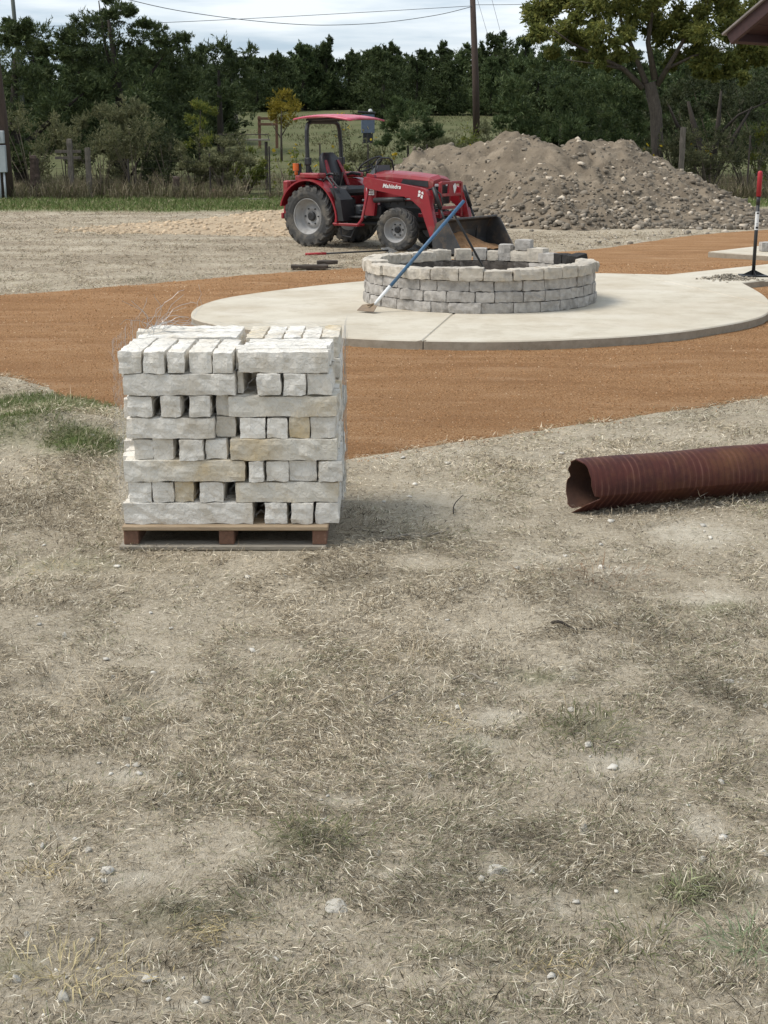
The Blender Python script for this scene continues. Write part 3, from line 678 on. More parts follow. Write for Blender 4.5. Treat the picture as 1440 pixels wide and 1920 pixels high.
# crumpled end of the roll, standing up at the back left corner
for k in range(26):
    p = Vector((XL + 0.02 + 0.09 * random.random(), YF + 0.5 + 0.4 * random.random(), 0.96)); pts = [p]
    dirv = Vector((random.uniform(.05, .5), random.uniform(-.3, .5), random.uniform(.15, .7)))
    for s_ in range(7):
        dirv = (dirv + Vector((random.uniform(-.5, .6), random.uniform(-.4, .4), random.uniform(-.55, .35)))).normalized()
        p = p + dirv * random.uniform(.02, .05); p.z = max(p.z, 0.965); pts.append(p.copy())
    nb.tube(pts, 0.0011, 3, False)
nb.tube([(-1.02, 7.3, .98), (-0.99, 7.34, 1.05), (-0.985, 7.36, 1.10), (-0.965, 7.37, 1.14), (-0.98, 7.38, 1.19)], 0.0008, 3, False)
nb.tube([(-1.06, 7.3, .98), (-1.0, 7.34, 1.04), (-0.96, 7.36, 1.08), (-0.975, 7.37, 1.12)], 0.0008, 3, False)
tag(nb.build('wire_netting', WIREM), 'chicken wire wrapped round the stone stack, crumpled at the back', 'wire netting')

# ---------------------------------------------------------------- rusty pipe
p0 = G(1084, 960)[:2]; p1 = G(1440, 926)[:2]; ax = (p1 - p0) / np.linalg.norm(p1 - p0)
pipe = empty('rusty_pipe', (p0[0], p0[1], -0.006), math.atan2(ax[1], ax[0])); tag(pipe, 'rusty maroon corrugated metal pipe lying on dry grass, end torn open', 'pipe')
PR = 0.148
prof = []
for k in range(48):
    th = 2 * math.pi * k / 48                      # 0 = far side (+y), pi/2 = top, pi = near side
    y, z = PR * 1.04 * math.cos(th), PR * math.sin(th)
    prof.append([y, z, th])
prof = np.array(prof)
# crease on the near side: below it the wall runs flat down to the ground
for r_ in prof:
    th = r_[2]
    if math.pi * 1.05 < th < math.pi * 1.48:
        tt = (th - math.pi * 1.05) / (math.pi * .43)
        a = np.array([PR * 1.06 * math.cos(math.pi * 1.05), PR * math.sin(math.pi * 1.05)]); c_ = np.array([PR * math.cos(math.pi * 1.48), -PR])
        r_[0], r_[1] = a + (c_ - a) * tt
def pipe_mesh(scale, x_shift=0.0):
    xsn = np.concatenate([np.linspace(0, .3, 16), np.linspace(.32, 4.2, 250)])
    V = []
    for i, x in enumerate(xsn):
        rib = 0.0009 * (0.5 + 0.5 * math.cos((x + .05 * math.sin(x * 3)) * 2 * math.pi / 0.066)) ** 4 + 0.002 * math.sin(x * 9)
        for (y, z, th) in prof:
            lo = max(0, 1 - x / 0.35)
            tear = 0.0
            d = abs((th - 1.12 * math.pi + math.pi) % (2 * math.pi) - math.pi)
            tear += 0.04 * max(0, 1 - d / 0.4)             # notch at the near-side crease
            d = abs((th - 0.52 * math.pi + math.pi) % (2 * math.pi) - math.pi)
            tear -= 0.035 * max(0, 1 - d / 0.3)
            d = abs((th - 0.05 * math.pi + math.pi) % (2 * math.pi) - math.pi)
            tear += 0.03 * max(0, 1 - d / 0.2)
            d = abs((th - 1.62 * math.pi + math.pi) % (2 * math.pi) - math.pi)
            tear -= 0.015 * max(0, 1 - d / 1.1)
            tear += 0.012 * mnoise.noise(Vector((th * 4, 1, 2))) + .005 * mnoise.noise(Vector((th * 16, 4, 2)))
            if math.pi * 1.05 < th < math.pi * 1.6: tear += .035 - .085 * (th / math.pi - 1.05) / .45
            r_ = scale + rib / PR + 0.01 * mnoise.noise(Vector((x * 2.0, math.cos(th), math.sin(th))))
            dent = lo * 0.03 * math.cos(th * 3 + 1)
            V.append((x + tear * lo, y * (r_ + dent * .5), z * (r_ + dent * .3) + PR))
    n = len(prof); Fq = []
    for i in range(len(xsn) - 1):
        for k in range(n):
            Fq.append((i * n + k, i * n + (k + 1) % n, (i + 1) * n + (k + 1) % n, (i + 1) * n + k))
    return V, Fq, n
Vo, Fo, n = pipe_mesh(1.0); Vi, Fi, _ = pipe_mesh(0.965)
pw = link('pipe_wall', mesh_np('pipe_wall', Vo, Fo), PIPEM, pipe, True); pw.data.set_sharp_from_angle(angle=math.radians(17))
link('pipe_lining', mesh_np('pipe_lining', np.array(Vi), np.array(Fi)[:, ::-1]), PIPEIN, pipe, True)
rim = [Vo[k] for k in range(n)] + [Vi[k] for k in range(n)]
link('torn_rim', mesh_np('torn_rim', rim, [(k, n + k, n + (k + 1) % n, (k + 1) % n) for k in range(n)]), PIPEM, pipe)

# ---------------------------------------------------------------- fire pit ring
pit = empty('fire_pit', (RC[0], RC[1], SLABZ)); tag(pit, 'round unfinished fire pit of grey wall blocks on the patio', 'fire pit')
BD = 0.20
BH = [0.116, 0.116, 0.116, 0.124]
bvar = [[rough_block(1.0 * w, BD, 0.113, 100 + i * 7 + int(w * 100), 0.013, 0.010, 0.035, 0, 15, 'block') for i in range(4)] for w in (0.20, 0.26, 0.31, 0.35)]
tvar = [[rough_block(1.0 * w, BD + .01, 0.116 + .005 * i, 200 + i * 7 + int(w * 100), 0.014, 0.012, 0.035, 0, 15, 'block') for i in range(4)] for w in (0.20, 0.26, 0.31, 0.35)]
for vs_ in bvar:
    for me in vs_: me.materials.append(BLOCK)
for vs_ in tvar:
    for me in vs_: me.materials.append(BLOCKT)
WD = (0.20, 0.26, 0.31, 0.35)
z = 0.0
rb = random.Random(4)
for ci in range(4):
    rad = RR - BD / 2 - (0.012 * ci if ci < 3 else -0.008)
    a = rb.uniform(0, .3); full = 0.0
    outer = rad + BD / 2
    while full < 2 * math.pi - 0.03:
        left_ = (2 * math.pi - full) * outer
        k = rb.choice([0, 1, 1, 2, 2, 3]) if ci < 3 else rb.choice([1, 1, 2, 2, 3])
        if left_ < 0.55: k = min(range(4), key=lambda q_: abs(WD[q_] - (left_ if left_ < .36 else left_ / 2)))
        w = WD[k]; da = w / outer + 0.004
        am = a + full + da / 2; full += da
        ang = am % (2 * math.pi)
        back = 0.35 < ang < 2.9                                # far side: no cap course there except leftwards
        if ci == 3 and 0.16 < ang < 1.80: continue
        src = (tvar if ci == 3 else bvar)[k]
        o = bpy.data.objects.new('block', rb.choice(src)); COL.objects.link(o); o.parent = pit
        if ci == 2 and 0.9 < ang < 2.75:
            o.data = o.data.copy(); o.data.materials[0] = SOOTSHADE
        rj = rb.uniform(-.018, .018) if ci < 3 else rb.uniform(-.022, .016)
        o.location = (math.cos(am) * (rad + rj), math.sin(am) * (rad + rj), z)
        if ci == 3: o.scale = (1, 1, rb.uniform(.88, 1.06))
        o.rotation_euler = (0, 0, am - math.pi / 2 + rb.uniform(-.02, .02) * (1 if ci < 3 else 2))
        if ci == 3 and 2.45 <= ang < 3.0: o.rotation_euler[0] = rb.uniform(-.06, .06)
    z += BH[ci]
ZT3 = SLABZ + BH[0] + BH[1] + BH[2]
def loose(x, y, z, w, d, h, rz, rx, mat, label, seed, name='loose_block', ry=0):
    o = link(name, rough_block(w, d, h, seed, 0.010, 0.013, 0.045, 0, 12, name), mat)
    o.location = (x, y, z); o.rotation_euler = (rx, ry, rz); tag(o, label, 'wall block', 'loose blocks on the fire pit wall'); return o
def onring(deg, r=RR - .11): a = math.radians(deg); return RC[0] + math.cos(a) * r, RC[1] + math.sin(a) * r, a - math.pi / 2
for deg, w, h, mat, lab, sd_ in [
     (96, .2, .14, BLOCKT, 'pale tilted block left of the soil gap on the far pit wall', 11), (86, .17, .15, BLOCK, 'grey upright block at the far pit wall behind the dark rod', 12),
     (78, .15, .12, BLOCKT, 'small tan block left of the tall block on far pit wall', 13), (71, .16, .2, BLOCK, 'tall grey block standing on end on far pit wall', 14), (61, .26, .13, BLOCKT, 'wide tan block supporting another at far pit wall', 15),
     (51, .22, .17, BLOCKT, 'tan block right of the highest block on far pit wall', 16), (41, .30, .12, BLOCK, 'long grey block leaning inward at the far right pit wall', 17)]:
    x, y, rz = onring(deg); loose(x, y, ZT3 + .002, w, .2, h, rz + random.uniform(-.15, .15), 0, mat, lab, sd_)
x, y, rz = onring(60); loose(x, y, ZT3 + .135, .2, .17, .13, rz + .12, 0, BLOCK, 'highest grey block, balanced on a wide block at far pit wall', 18)
for deg, lab, sd_, w in [(31, 'left charred black block on the far right pit wall', 21, .15), (23.5, 'middle charred black block on the far right pit wall', 22, .11), (14, 'right charred black block, tilted on the far right pit wall', 23, .19)]:
    x, y, rz = onring(deg, RR - .13); loose(x, y, ZT3 + .003 + (.02 if sd_ == 23 else 0), w, .17, .13, rz + (.35 if sd_ == 23 else 0), .2 if sd_ == 23 else 0, CHAR, lab, sd_, 'charred_block')
# a few blocks lying inside the ring
for k in range(5):
    a = math.radians(60 + k * 22); o = loose(RC[0] + math.cos(a) * .86, RC[1] + math.sin(a) * .86, SLABZ + .002, .3, .2, .13, a, 0, CHAR if k < 0 else BLOCK, f'grey block lying inside the fire pit, {ORD[k]} from the right', 40 + k)
o = link('grey_block', rough_block(.3, .2, .15, 77, .008, .012, .045, 0, 12, 'grey_block'), BLOCK); gp = G(1438, 472, SLABZ); o.location = (gp[0] + .06, gp[1] + .1, SLABZ + .002); tag(o, 'single grey block resting on the narrow concrete walkway', 'wall block')

# ---------------------------------------------------------------- hand tools
hd = np.array([-0.17, 15.02, SLABZ + 0.01])
hoe = empty('landscape_hoe', hd); tag(hoe, 'blue handled hoe with white ferrule leaning on the fire pit', 'hoe')
dv = Vector((.42, .2, .462)).normalized()
hp = [dv * s_ for s_ in (0.06, 0.36, 1.63)]
MB().tube([hp[1], hp[2]], 0.019, 10).build('handle', BLUE, hoe, True)
MB().tube([hp[0], dv * .2, hp[1] + dv * .01], [0.012, 0.019, 0.021], 10).build('ferrule', WHITE, hoe, True)
hm = MB().prism([(-.115, -.005), (.115, -.005), (.10, .09), (.03, .115), (-.03, .115), (-.10, .09)], -.0025, .0025, Matrix.Translation((-.03, -.02, .012)) @ Euler((math.radians(35), 0, math.radians(-38))).to_matrix().to_4x4())
hm.tube([(-.01, 0, .07), (0, 0, .07), dv * .12], .01, 6)
hm.build('blade', pm('muddy_steel', (0.24, 0.17, 0.10), (0.15, 0.11, 0.08), 12, 0.6, metal=0.3), hoe)
T_ = Vector(hd) + dv * 1.46 + Vector((-.012, .036, 0)); Bm = Vector(D(908, 505, 15.75)); dd_ = (Bm - T_); Bt = T_ + dd_ * ((SLABZ + .01 - T_.z) / dd_.z)
rod = MB().tube([T_ - dd_.normalized() * .03, (T_ + Bt) / 2, Bt], [.012, .013, .013], 8).build('dark_rod', BLACK, None, True)
tag(rod, 'thin dark rod leaning from inside the pit on the blue handle', 'rod')

tp = G(1412, 518, SLABZ)
tam = empty('hand_tamper', (tp[0], tp[1], SLABZ)); tag(tam, 'black hand tamper with red grip standing upright on the walkway', 'tamper')
tb = MB().box((0, 0, .012), (.34, .30, .018), .003)
for k in range(4):
    a = math.pi / 2 * k
    tb.prism([(.02, .022), (.155, .022), (.02, .085)], -.004, .004, Euler((0, 0, a)).to_matrix().to_4x4() @ XZ)
tb.build('base_plate', BLACK, tam)
MB().tube([(0, 0, .02), (0, 0, .95)], .024, 14).build('shaft', BLACK, tam, True)
MB().tube([(0, 0, 1.06), (0, 0, 1.365), (0, 0, 1.385), (0, 0, 1.392)], [.033, .033, .027, .012], 14).build('grip', REDGRIP, tam, True)
MB().tube([(0, 0, .95), (0, 0, 1.06)], .026, 14).build('collar', BLACK, tam, True)
lb = MB().lathe([(.0262, .62), (.0262, .86)], 14).build('label', WHITE, tam, True)
lm = MB()
for a0, a1, z0, z1 in ((-2.2, -.9, .83, .85), (-2.2, -1.0, .70, .705), (-2.0, -1.1, .68, .686), (-2.3, -.8, .635, .665)):
    n_ = 5; vs_ = [(.0266 * math.cos(a0 + (a1 - a0) * i / n_), .0266 * math.sin(a0 + (a1 - a0) * i / n_), zz_) for zz_ in (z0, z1) for i in range(n_ + 1)]
    lm.add(vs_, [(i, i + 1, n_ + 2 + i, n_ + 1 + i) for i in range(n_)])
lm.build('label_print', BLACK, tam)

a_ = G(573, 480); b_ = G(728, 475)
fl = empty('concrete_float', (a_[0], a_[1], 0.03)); tag(fl, 'long handled float with red grip and grey blade lying on the dirt', 'float tool')
w_ = Vector((b_[0] - a_[0], b_[1] - a_[1], 0)); wd = w_.normalized()
MB().tube([(0, 0, .0), wd * .36], .022, 8).build('grip', REDGRIP, fl, True)
MB().tube([wd * .36, w_ + Vector((0, 0, .02))], .015, 8).build('handle', BLACK, fl, True)
fe = G(785, 467)
e_ = Vector((fe[0] - a_[0], fe[1] - a_[1], 0))
mid = (w_ + e_) / 2; an = math.atan2(e_.y - w_.y, e_.x - w_.x)
MB().box(mid + Vector((0, .05, .0)), ((e_ - w_).length + .1, .26, .02), .004, (math.radians(22), 0, an)).build('blade', pm('dull_aluminium', (.20, .20, .195), (.26, .26, .25), 6, .5, metal=.4), fl)
for (u0, v0, L_, rz, lab) in [(580, 507, .56, .03, 'longer rotten dark board lying at the edge of the gravel'), (613, 503, .32, .10, 'shorter rotten dark board overlapping the longer board')]:
    g_ = G(u0, v0); o = link('dark_board', rough_block(L_, .2, .055, int(u0), .012, .01, .05, 0, 8, 'dark_board'), DARKWOOD); o.location = (g_[0], g_[1] + .1, .02 + (.035 if u0 > 600 else 0)); o.rotation_euler = (0, 0, rz)
    tag(o, lab, 'board')

# ---------------------------------------------------------------- tractor (x forward, y to its left, near side is -y)
TS = 1.07; TH = math.radians(-36)
tl = G(587, 463)
off_ = Matrix.Rotation(TH, 3, 'Z') @ Vector((0, -.56 * TS, 0))
trac = empty('tractor', (tl[0] - off_.x, tl[1] - off_.y, 0.0), TH, TS)
tag(trac, 'red compact tractor with front loader and faded red canopy', 'tractor')
def wheel(x, y, R, Wd, rr, steer=0.0):
    sgn = -1 if y < 0 else 1
    M0 = Matrix.Translation((x, y, R)) @ Matrix.Rotation(steer, 4, 'Z') @ Matrix.Rotation(math.pi / 2 * (1 if sgn < 0 else -1), 4, 'X')   # local +Z outward
    h = Wd / 2
    rm = MB()
    rm.lathe([(rr, h * .80), (rr * 1.04, h * .86), (rr * 1.05, h * .80), (rr * .98, h * .6), (rr * .88, h * .30), (rr * .84, -h * .05), (rr * .66, -h * .12), (rr * .62, h * .02), (rr * .40, h * .08), (rr * .36, h * .02), (rr * .05, h * .02)], 32, M0)
    rm.lathe([(rr * 1.0, -h * .8), (rr * .9, -h * .3), (rr * .3, -h * .2), (0.02, -h * .2)], 20, M0)
    o = rm.build('wheel', RIMGREY, trac, True)
    hb = MB().lathe([(rr * .26, 0), (rr * .26, h * .24), (rr * .20, h * .30), (0.01, h * .30)], 16, M0)
    for k in range(6):
        a = k * math.pi / 3
        hb.lathe([(.014, 0), (.014, h * .18), (.002, h * .18)], 6, M0 @ Matrix.Translation((rr * .48 * math.cos(a), rr * .48 * math.sin(a), 0)))
    hb.build('hub', BLACK, o)
    ty = MB(); S = R - .028
    ty.lathe([(rr * 1.0, h * .78), (rr * 1.12, h * .92), (rr + (S - rr) * .45, h * 1.0), (rr + (S - rr) * .75, h * .97), (S - .012, h * .86), (S, h * .6), (S + .004, 0), (S, -h * .6), (S - .012, -h * .86), (rr + (S - rr) * .75, -h * .97), (rr + (S - rr) * .45, -h), (rr * 1.12, -h * .92), (rr * 1.0, -h * .78)], 48, M0)
    nl = 19 if R > .45 else 17
    for k in range(nl):
        for sd_ in (-1, 1):
            a0 = 2 * math.pi * (k + (0.5 if sd_ > 0 else 0)) / nl
            sw = 0.36 if R > .45 else .38
            vs = []; cols = 5
            for i in range(cols):
                f_ = i / (cols - 1); zz_ = sd_ * h * (1.0 - f_ * 1.02); a = a0 + sw * f_ * 1.0
                rin = S - .016 if i else S - .055; rout = R - (.03 if i == 0 else .006 if i == 1 else 0)
                wv = 0.038 / R * (1.25 - .25 * f_)
                for (rad_, aa) in ((rin, a - wv * 1.15), (rout, a - wv * .8), (rout, a + wv * .8), (rin, a + wv * 1.15)):
                    vs.append((rad_ * math.cos(aa), rad_ * math.sin(aa), zz_))
            fs = []
            for i in range(cols - 1):
                for e in range(3): fs.append((i * 4 + e, i * 4 + e + 1, i * 4 + 5 + e, i * 4 + 4 + e))
            fs += [(0, 1, 2, 3), tuple(cols * 4 - 4 + e for e in (3, 2, 1, 0))]
            ty.add(vs, fs, M0)
    ty.build('tyre', RUBBER, o)
    return o
wheel(0, -.56, .51, .33, .285); wheel(0, .56, .51, .33, .285)
wheel(1.74, -.53, .350, .24, .195, math.radians(9)); wheel(1.74, .53, .350, .24, .195, math.radians(9))
ch = MB()
ch.box((.05, 0, .60), (.62, .40, .42), .04).box((.75, 0, .55), (.9, .30, .30), .03).box((1.6, 0, .56), (1.2, .34, .22), .02)
ch.tube([(0, -.45, .51), (0, .45, .51)], .10, 14).tube([(1.74, -.43, .36), (1.74, .43, .36)], .06, 10).box((1.74, 0, .42), (.2, .3, .2), .03)
ch.box((1.15, -.30, .60), (.26, .16, .22), .02).tube([(.6, -.34, .42), (1.2, -.33, .42)], .03, 8)
ch.build('chassis', BLACK, trac)
en = MB().box((1.55, 0, .78), (.85, .42, .26), .03)
for k in range(5): en.tube([(1.2 + k * .15, -.2, .72), (1.22 + k * .15, -.235, .8), (1.3 + k * .12, -.2, .9)], .014, 6)
en.build('engine', DASH, trac)
# hood: tapering shell with a crowned top
def loft(secs, mb, cap=True):
    n = len(secs[0]); vs = [v for s_ in secs for v in s_]; fs = []
    for i in range(len(secs) - 1):
        for k in range(n): fs.append((i * n + k, i * n + (k + 1) % n, (i + 1) * n + (k + 1) % n, (i + 1) * n + k))
    if cap: fs += [tuple(range(n))[::-1], tuple((len(secs) - 1) * n + k for k in range(n))]
    return mb.add(vs, fs)
def hood_sec(x, w, zb, zt, r=.07):
    return [(x, -w, zb), (x, -w * 1.0, zt - r * 1.6), (x, -w * .93, zt - r * .55), (x, -w * .70, zt - .01), (x, 0, zt + .018), (x, w * .70, zt - .01), (x, w * .93, zt - r * .55), (x, w, zt - r * 1.6), (x, w, zb)]
loft([hood_sec(1.06, .28, .80, 1.245, .05), hood_sec(1.4, .28, .80, 1.245, .05), hood_sec(1.8, .275, .80, 1.225, .05), hood_sec(2.16, .265, .78, 1.19, .045), hood_sec(2.23, .255, .76, 1.14, .04)], MB()).build('hood', RED, trac, False)
g_ = MB()
for k in range(9): g_.box((2.235, 0, .80 + k * .028), (.02, .40, .014))
g_.box((2.225, 0, .90), (.012, .42, .30))
g_.build('grille', BLACK, trac)
v_ = MB()
for sd_ in (-1, 1): v_.add([(1.62, sd_ * .285, 1.07), (2.15, sd_ * .273, 1.02), (2.14, sd_ * .270, 1.115), (1.66, sd_ * .282, 1.14)], [(0, 1, 2, 3) if sd_ < 0 else (3, 2, 1, 0)])
v_.build('hood_vent', BLACK, trac)
for sd_ in (-1, 1):
    hl = MB().box((2.232, sd_ * .16, 1.045), (.02, .10, .05), .008).build('headlight', WHITE, trac)
# dash, steering
loft([[(.86, -.20, .80), (1.06, -.22, .80), (1.06, .22, .80), (.86, .20, .80)], [(.88, -.20, 1.12), (1.07, -.22, 1.22), (1.07, .22, 1.22), (.88, .20, 1.12)], [(.92, -.14, 1.26), (1.07, -.16, 1.35), (1.07, .16, 1.35), (.92, .14, 1.26)]], MB()).build('dashboard', DASH, trac)
sw = MB(); C0 = Vector((.80, 0, 1.36)); ax_ = Vector((-.55, 0, .83)).normalized(); a1_ = Vector((0, 1, 0)); a2_ = ax_.cross(a1_)
ring = [C0 + (a1_ * math.cos(t_) + a2_ * math.sin(t_)) * .215 for t_ in np.linspace(0, 2 * math.pi, 29)]
sw.tube(ring, .016, 8, False)
for t_ in (0.5, 2.6, 4.7): sw.tube([C0 - ax_ * .03, C0 + (a1_ * math.cos(t_) + a2_ * math.sin(t_)) * .2], .011, 6)
sw.tube([C0, C0 - ax_ * .25], .022, 8)
sw.build('steering_wheel', BLACK, trac, True)
hb = [Vector((1.09, y, z_)) for y, z_ in ((-.25, 1.12), (-.25, 1.30), (-.20, 1.42), (-.10, 1.46), (.10, 1.46), (.20, 1.42), (.25, 1.30), (.25, 1.12))]
MB().tube(hb, .014, 8).build('hood_hoop', BLACK, trac, True)
# seat
st = MB().box((.12, 0, .92), (.54, .56, .16), .05).build('seat', SEATM, trac); st.location = (.14, 0, 0)
loft([[(-.10, -.24, .95), (.02, -.24, .95), (.02, .24, .95), (-.10, .24, .95)], [(-.20, -.25, 1.2), (-.08, -.24, 1.2), (-.08, .24, 1.2), (-.20, .25, 1.2)], [(-.27, -.21, 1.44), (-.18, -.20, 1.44), (-.18, .20, 1.44), (-.27, .21, 1.44)], [(-.28, -.12, 1.52), (-.22, -.12, 1.52), (-.22, .12, 1.52), (-.28, .12, 1.52)]], MB()).build('backrest', SEATM, trac, True).location = (.14, 0, .02)
rd = MB()
for sd_ in (-1, 1): loft([[(.02 - .005, sd_ * .20 - .035, .99), (.045, sd_ * .20 - .035, .99), (.045, sd_ * .20 + .035, .99), (.015, sd_ * .20 + .035, .99)], [(-.09, sd_ * .20 - .035, 1.22), (-.06, sd_ * .20 - .035, 1.22), (-.06, sd_ * .20 + .035, 1.22), (-.09, sd_ * .20 + .035, 1.22)], [(-.18, sd_ * .165 - .03, 1.40), (-.155, sd_ * .165 - .03, 1.40), (-.155, sd_ * .165 + .03, 1.40), (-.18, sd_ * .165 + .03, 1.40)]], rd)
rd.build('seat_bolster', SEATRED, trac).location = (.14, 0, .02)
for sd_ in (-1, 1): MB().tube([(-.10, sd_ * .29, 1.13), (.02, sd_ * .30, 1.17), (.20, sd_ * .30, 1.15)], .025, 8).build('armrest', SEATM, trac, True).location = (.16, 0, .03)
# fenders
for sd_ in (-1, 1):
    sec = []
    prof_ = []
    for a in np.linspace(math.radians(166), math.radians(-8), 22):
        r_ = .60 if a > math.radians(30) else .60 + .06 * (math.radians(30) - a)
        sec.append((r_ * math.cos(a), .53 + r_ * .98 * math.sin(a)))
    inn_ = [(x * .955, .53 + (z_ - .53) * .955) for x, z_ in sec][::-1]
    f_ = MB().prism(sec + inn_, 0, .34, side(sd_ * .72 + (.34 if sd_ < 0 else 0)))
    f_.prism([(x, z_) for x, z_ in sec] , 0, .02, side(sd_ * .385 + .01))
    o = f_.build('fender', RED, trac)
    MB().box((-.02, sd_ * .52, 1.17), (.42, .22, .09), .02).build('fender_deck', RED, o)
    bl = MB().prism([(x * .97, z_ if False else .53 + (z_ - .53) * .97) for x, z_ in sec[12:]] + [(.36, .47), (.30, .75), (.2, .95)], 0, .03, side(sd_ * .73 + (.015)))
mat_ = MB()
loft([[(.62, -.70, .46), (.76, -.70, .46), (.76, -.36, .46), (.62, -.36, .46)], [(.58, -.70, .82), (.70, -.70, .80), (.70, -.36, .80), (.58, -.36, .82)], [(.46, -.68, .98), (.56, -.68, .96), (.56, -.38, .96), (.46, -.38, .98)]], mat_)
mat_.build('side_console', BLACK, trac)
for k, (x, y) in enumerate(((.30, -.42), (.38, -.45), (.45, -.38), (.35, .44))): MB().tube([(x, y, 1.0), (x + .05, y, 1.16), (x + .06, y, 1.23)], [.009, .009, .018], 6).build('lever', BLACK, trac)
lv = MB().tube([(.26, -.60, 1.08), (.36, -.62, 1.16), (.52, -.66, 1.02), (.60, -.70, .80)], .016, 6)
lv.build('hose', BLACK, trac, True)
MB().tube([(.22, -.55, 1.10), (.40, -.56, 1.14), (.58, -.58, .98), (.66, -.60, .72)], .014, 6).build('hose', BLACK, trac, True)

# platform and step
pl = MB().box((.78, 0, .52), (.62, 1.04, .03), .005)
pl.build('platform', BLACK, trac)
sp_ = MB().box((.80, -.60, .40), (.50, .20, .035), .006).tube([(.56, -.66, .40), (.56, -.62, .56)], .02, 6)
sp_.tube([(1.04, -.68, .40), (1.10, -.64, .50), (1.12, -.55, .82), (1.12, -.5, .98)], .024, 8).tube([(.54, -.69, .41), (1.05, -.69, .41)], .018, 6)
sp_.build('step', RED, trac)
MB().tube([(.62, -.60, .38), (.66, -.62, .22), (.86, -.62, .20), (.92, -.60, .36)], .014, 6).build('step_stirrup', BLACK, trac)
MB().box((.92, .02, .78), (.2, .6, .04), .01).box((.72, -.2, .62), (.12, .10, .16), .02).tube([(.95, -.22, .80), (.84, -.25, .62)], .012, 6).box((.83, -.25, .61), (.10, .09, .02), .004).build('pedal', DASH, trac)
# rear hitch frame in red
rf = MB()
for sd_ in (-1, 1):
    rf.box((-.68, sd_ * .52, .78), (.12, .12, .60), .02).box((-.45, sd_ * .45, .98), (.50, .06, .09), .01)
    rf.box((-.74, sd_ * .52, .50), (.06, .17, .10), .01)
rf.box((-.66, 0, 1.04), (.13, 1.10, .09), .015).box((-.66, 0, .55), (.10, 1.06, .08), .015).box((-.40, 0, 1.12), (.34, .95, .13), .03)
rf.build('rear_frame', RED, trac).location = (.11, 0, 0)
# roll bar and canopy
rp = MB()
for sd_ in (-1, 1):
    rp.box((-.17, sd_ * .46, 1.12), (.07, .055, .50), .008).box((-.165, sd_ * .46, 1.40), (.10, .085, .12), .01)
    rp.tube([(-.22, sd_ * .40, 1.40), (-.08, sd_ * .40, 1.10)], .018, 6)
q_ = [Vector((-.17 - .05 * (z_ - 1.4), y, z_)) for y, z_ in ((-.46, 1.35), (-.46, 1.7), (-.445, 1.90), (-.41, 2.00), (-.33, 2.04), (.33, 2.04), (.41, 2.00), (.445, 1.90), (.46, 1.7), (.46, 1.35))]
rp.tube(q_, .036, 8)
rp.build('roll_bar', BLACK, trac, False)
cv = MB(); nx_, ny_ = 16, 10; top_ = []; 
def canz(s_, w_): return 2.115 + .055 * (1 - (2 * s_ - 1) ** 2) - .03 * abs(w_) ** 3 - .02 * (s_ - .3)
for lay in (0, -.028):
    for i in range(nx_ + 1):
        for k in range(ny_ + 1):
            s_ = i / nx_; w_ = 2 * k / ny_ - 1
            sc_ = 1 - .05 * (abs(2 * s_ - 1) ** 6)
            top_.append((-.46 + 1.20 * s_, .50 * w_ * sc_, canz(s_, w_) + lay * (1 if lay else 1)))
n_ = (nx_ + 1) * (ny_ + 1); fs = []
for i in range(nx_):
    for k in range(ny_):
        a = i * (ny_ + 1) + k; q4 = (a, a + ny_ + 1, a + ny_ + 2, a + 1); fs.append(q4); fs.append(tuple(n_ + v for v in q4[::-1]))
bd = [i * (ny_ + 1) for i in range(nx_ + 1)] + [nx_ * (ny_ + 1) + k for k in range(1, ny_ + 1)] + [i * (ny_ + 1) + ny_ for i in range(nx_ - 1, -1, -1)] + [k for k in range(ny_ - 1, 0, -1)]
for i in range(len(bd)): a, b_ = bd[i], bd[(i + 1) % len(bd)]; fs.append((b_, a, n_ + a, n_ + b_))
cv.add(top_, fs)
co = cv.build('canopy', REDFADE, trac, True)
cf = MB().tube([(-.26, -.36, 2.075), (.60, -.36, 2.09)], .02, 6).tube([(-.26, .36, 2.075), (.60, .36, 2.09)], .02, 6).tube([(.55, -.36, 2.09), (.55, .36, 2.09)], .018, 6).box((-.21, 0, 2.07), (.12, .76, .03), .005)
cf.build('canopy_frame', BLACK, co)
for sd_ in (-1, 1):
    w_ = MB().box((-.30, sd_ * .60, 1.30), (.10, .08, .18), .01).tube([(-.30, sd_ * .60, 1.17), (-.30, sd_ * .60, 1.25)], .02, 6)
    o = MB().tube([(-.30, sd_ * .62, 1.25), (-.30, sd_ * .62, 1.37)], [.05, .05], 12).box((-.26, sd_ * .66, 1.21), (.02, .07, .06), .004).build('warning_lamp', ORANGE, trac)
    MB().box((-.30, sd_ * .56, 1.27), (.12, .05, .20), .01).build('lamp_bracket', BLACK, o)
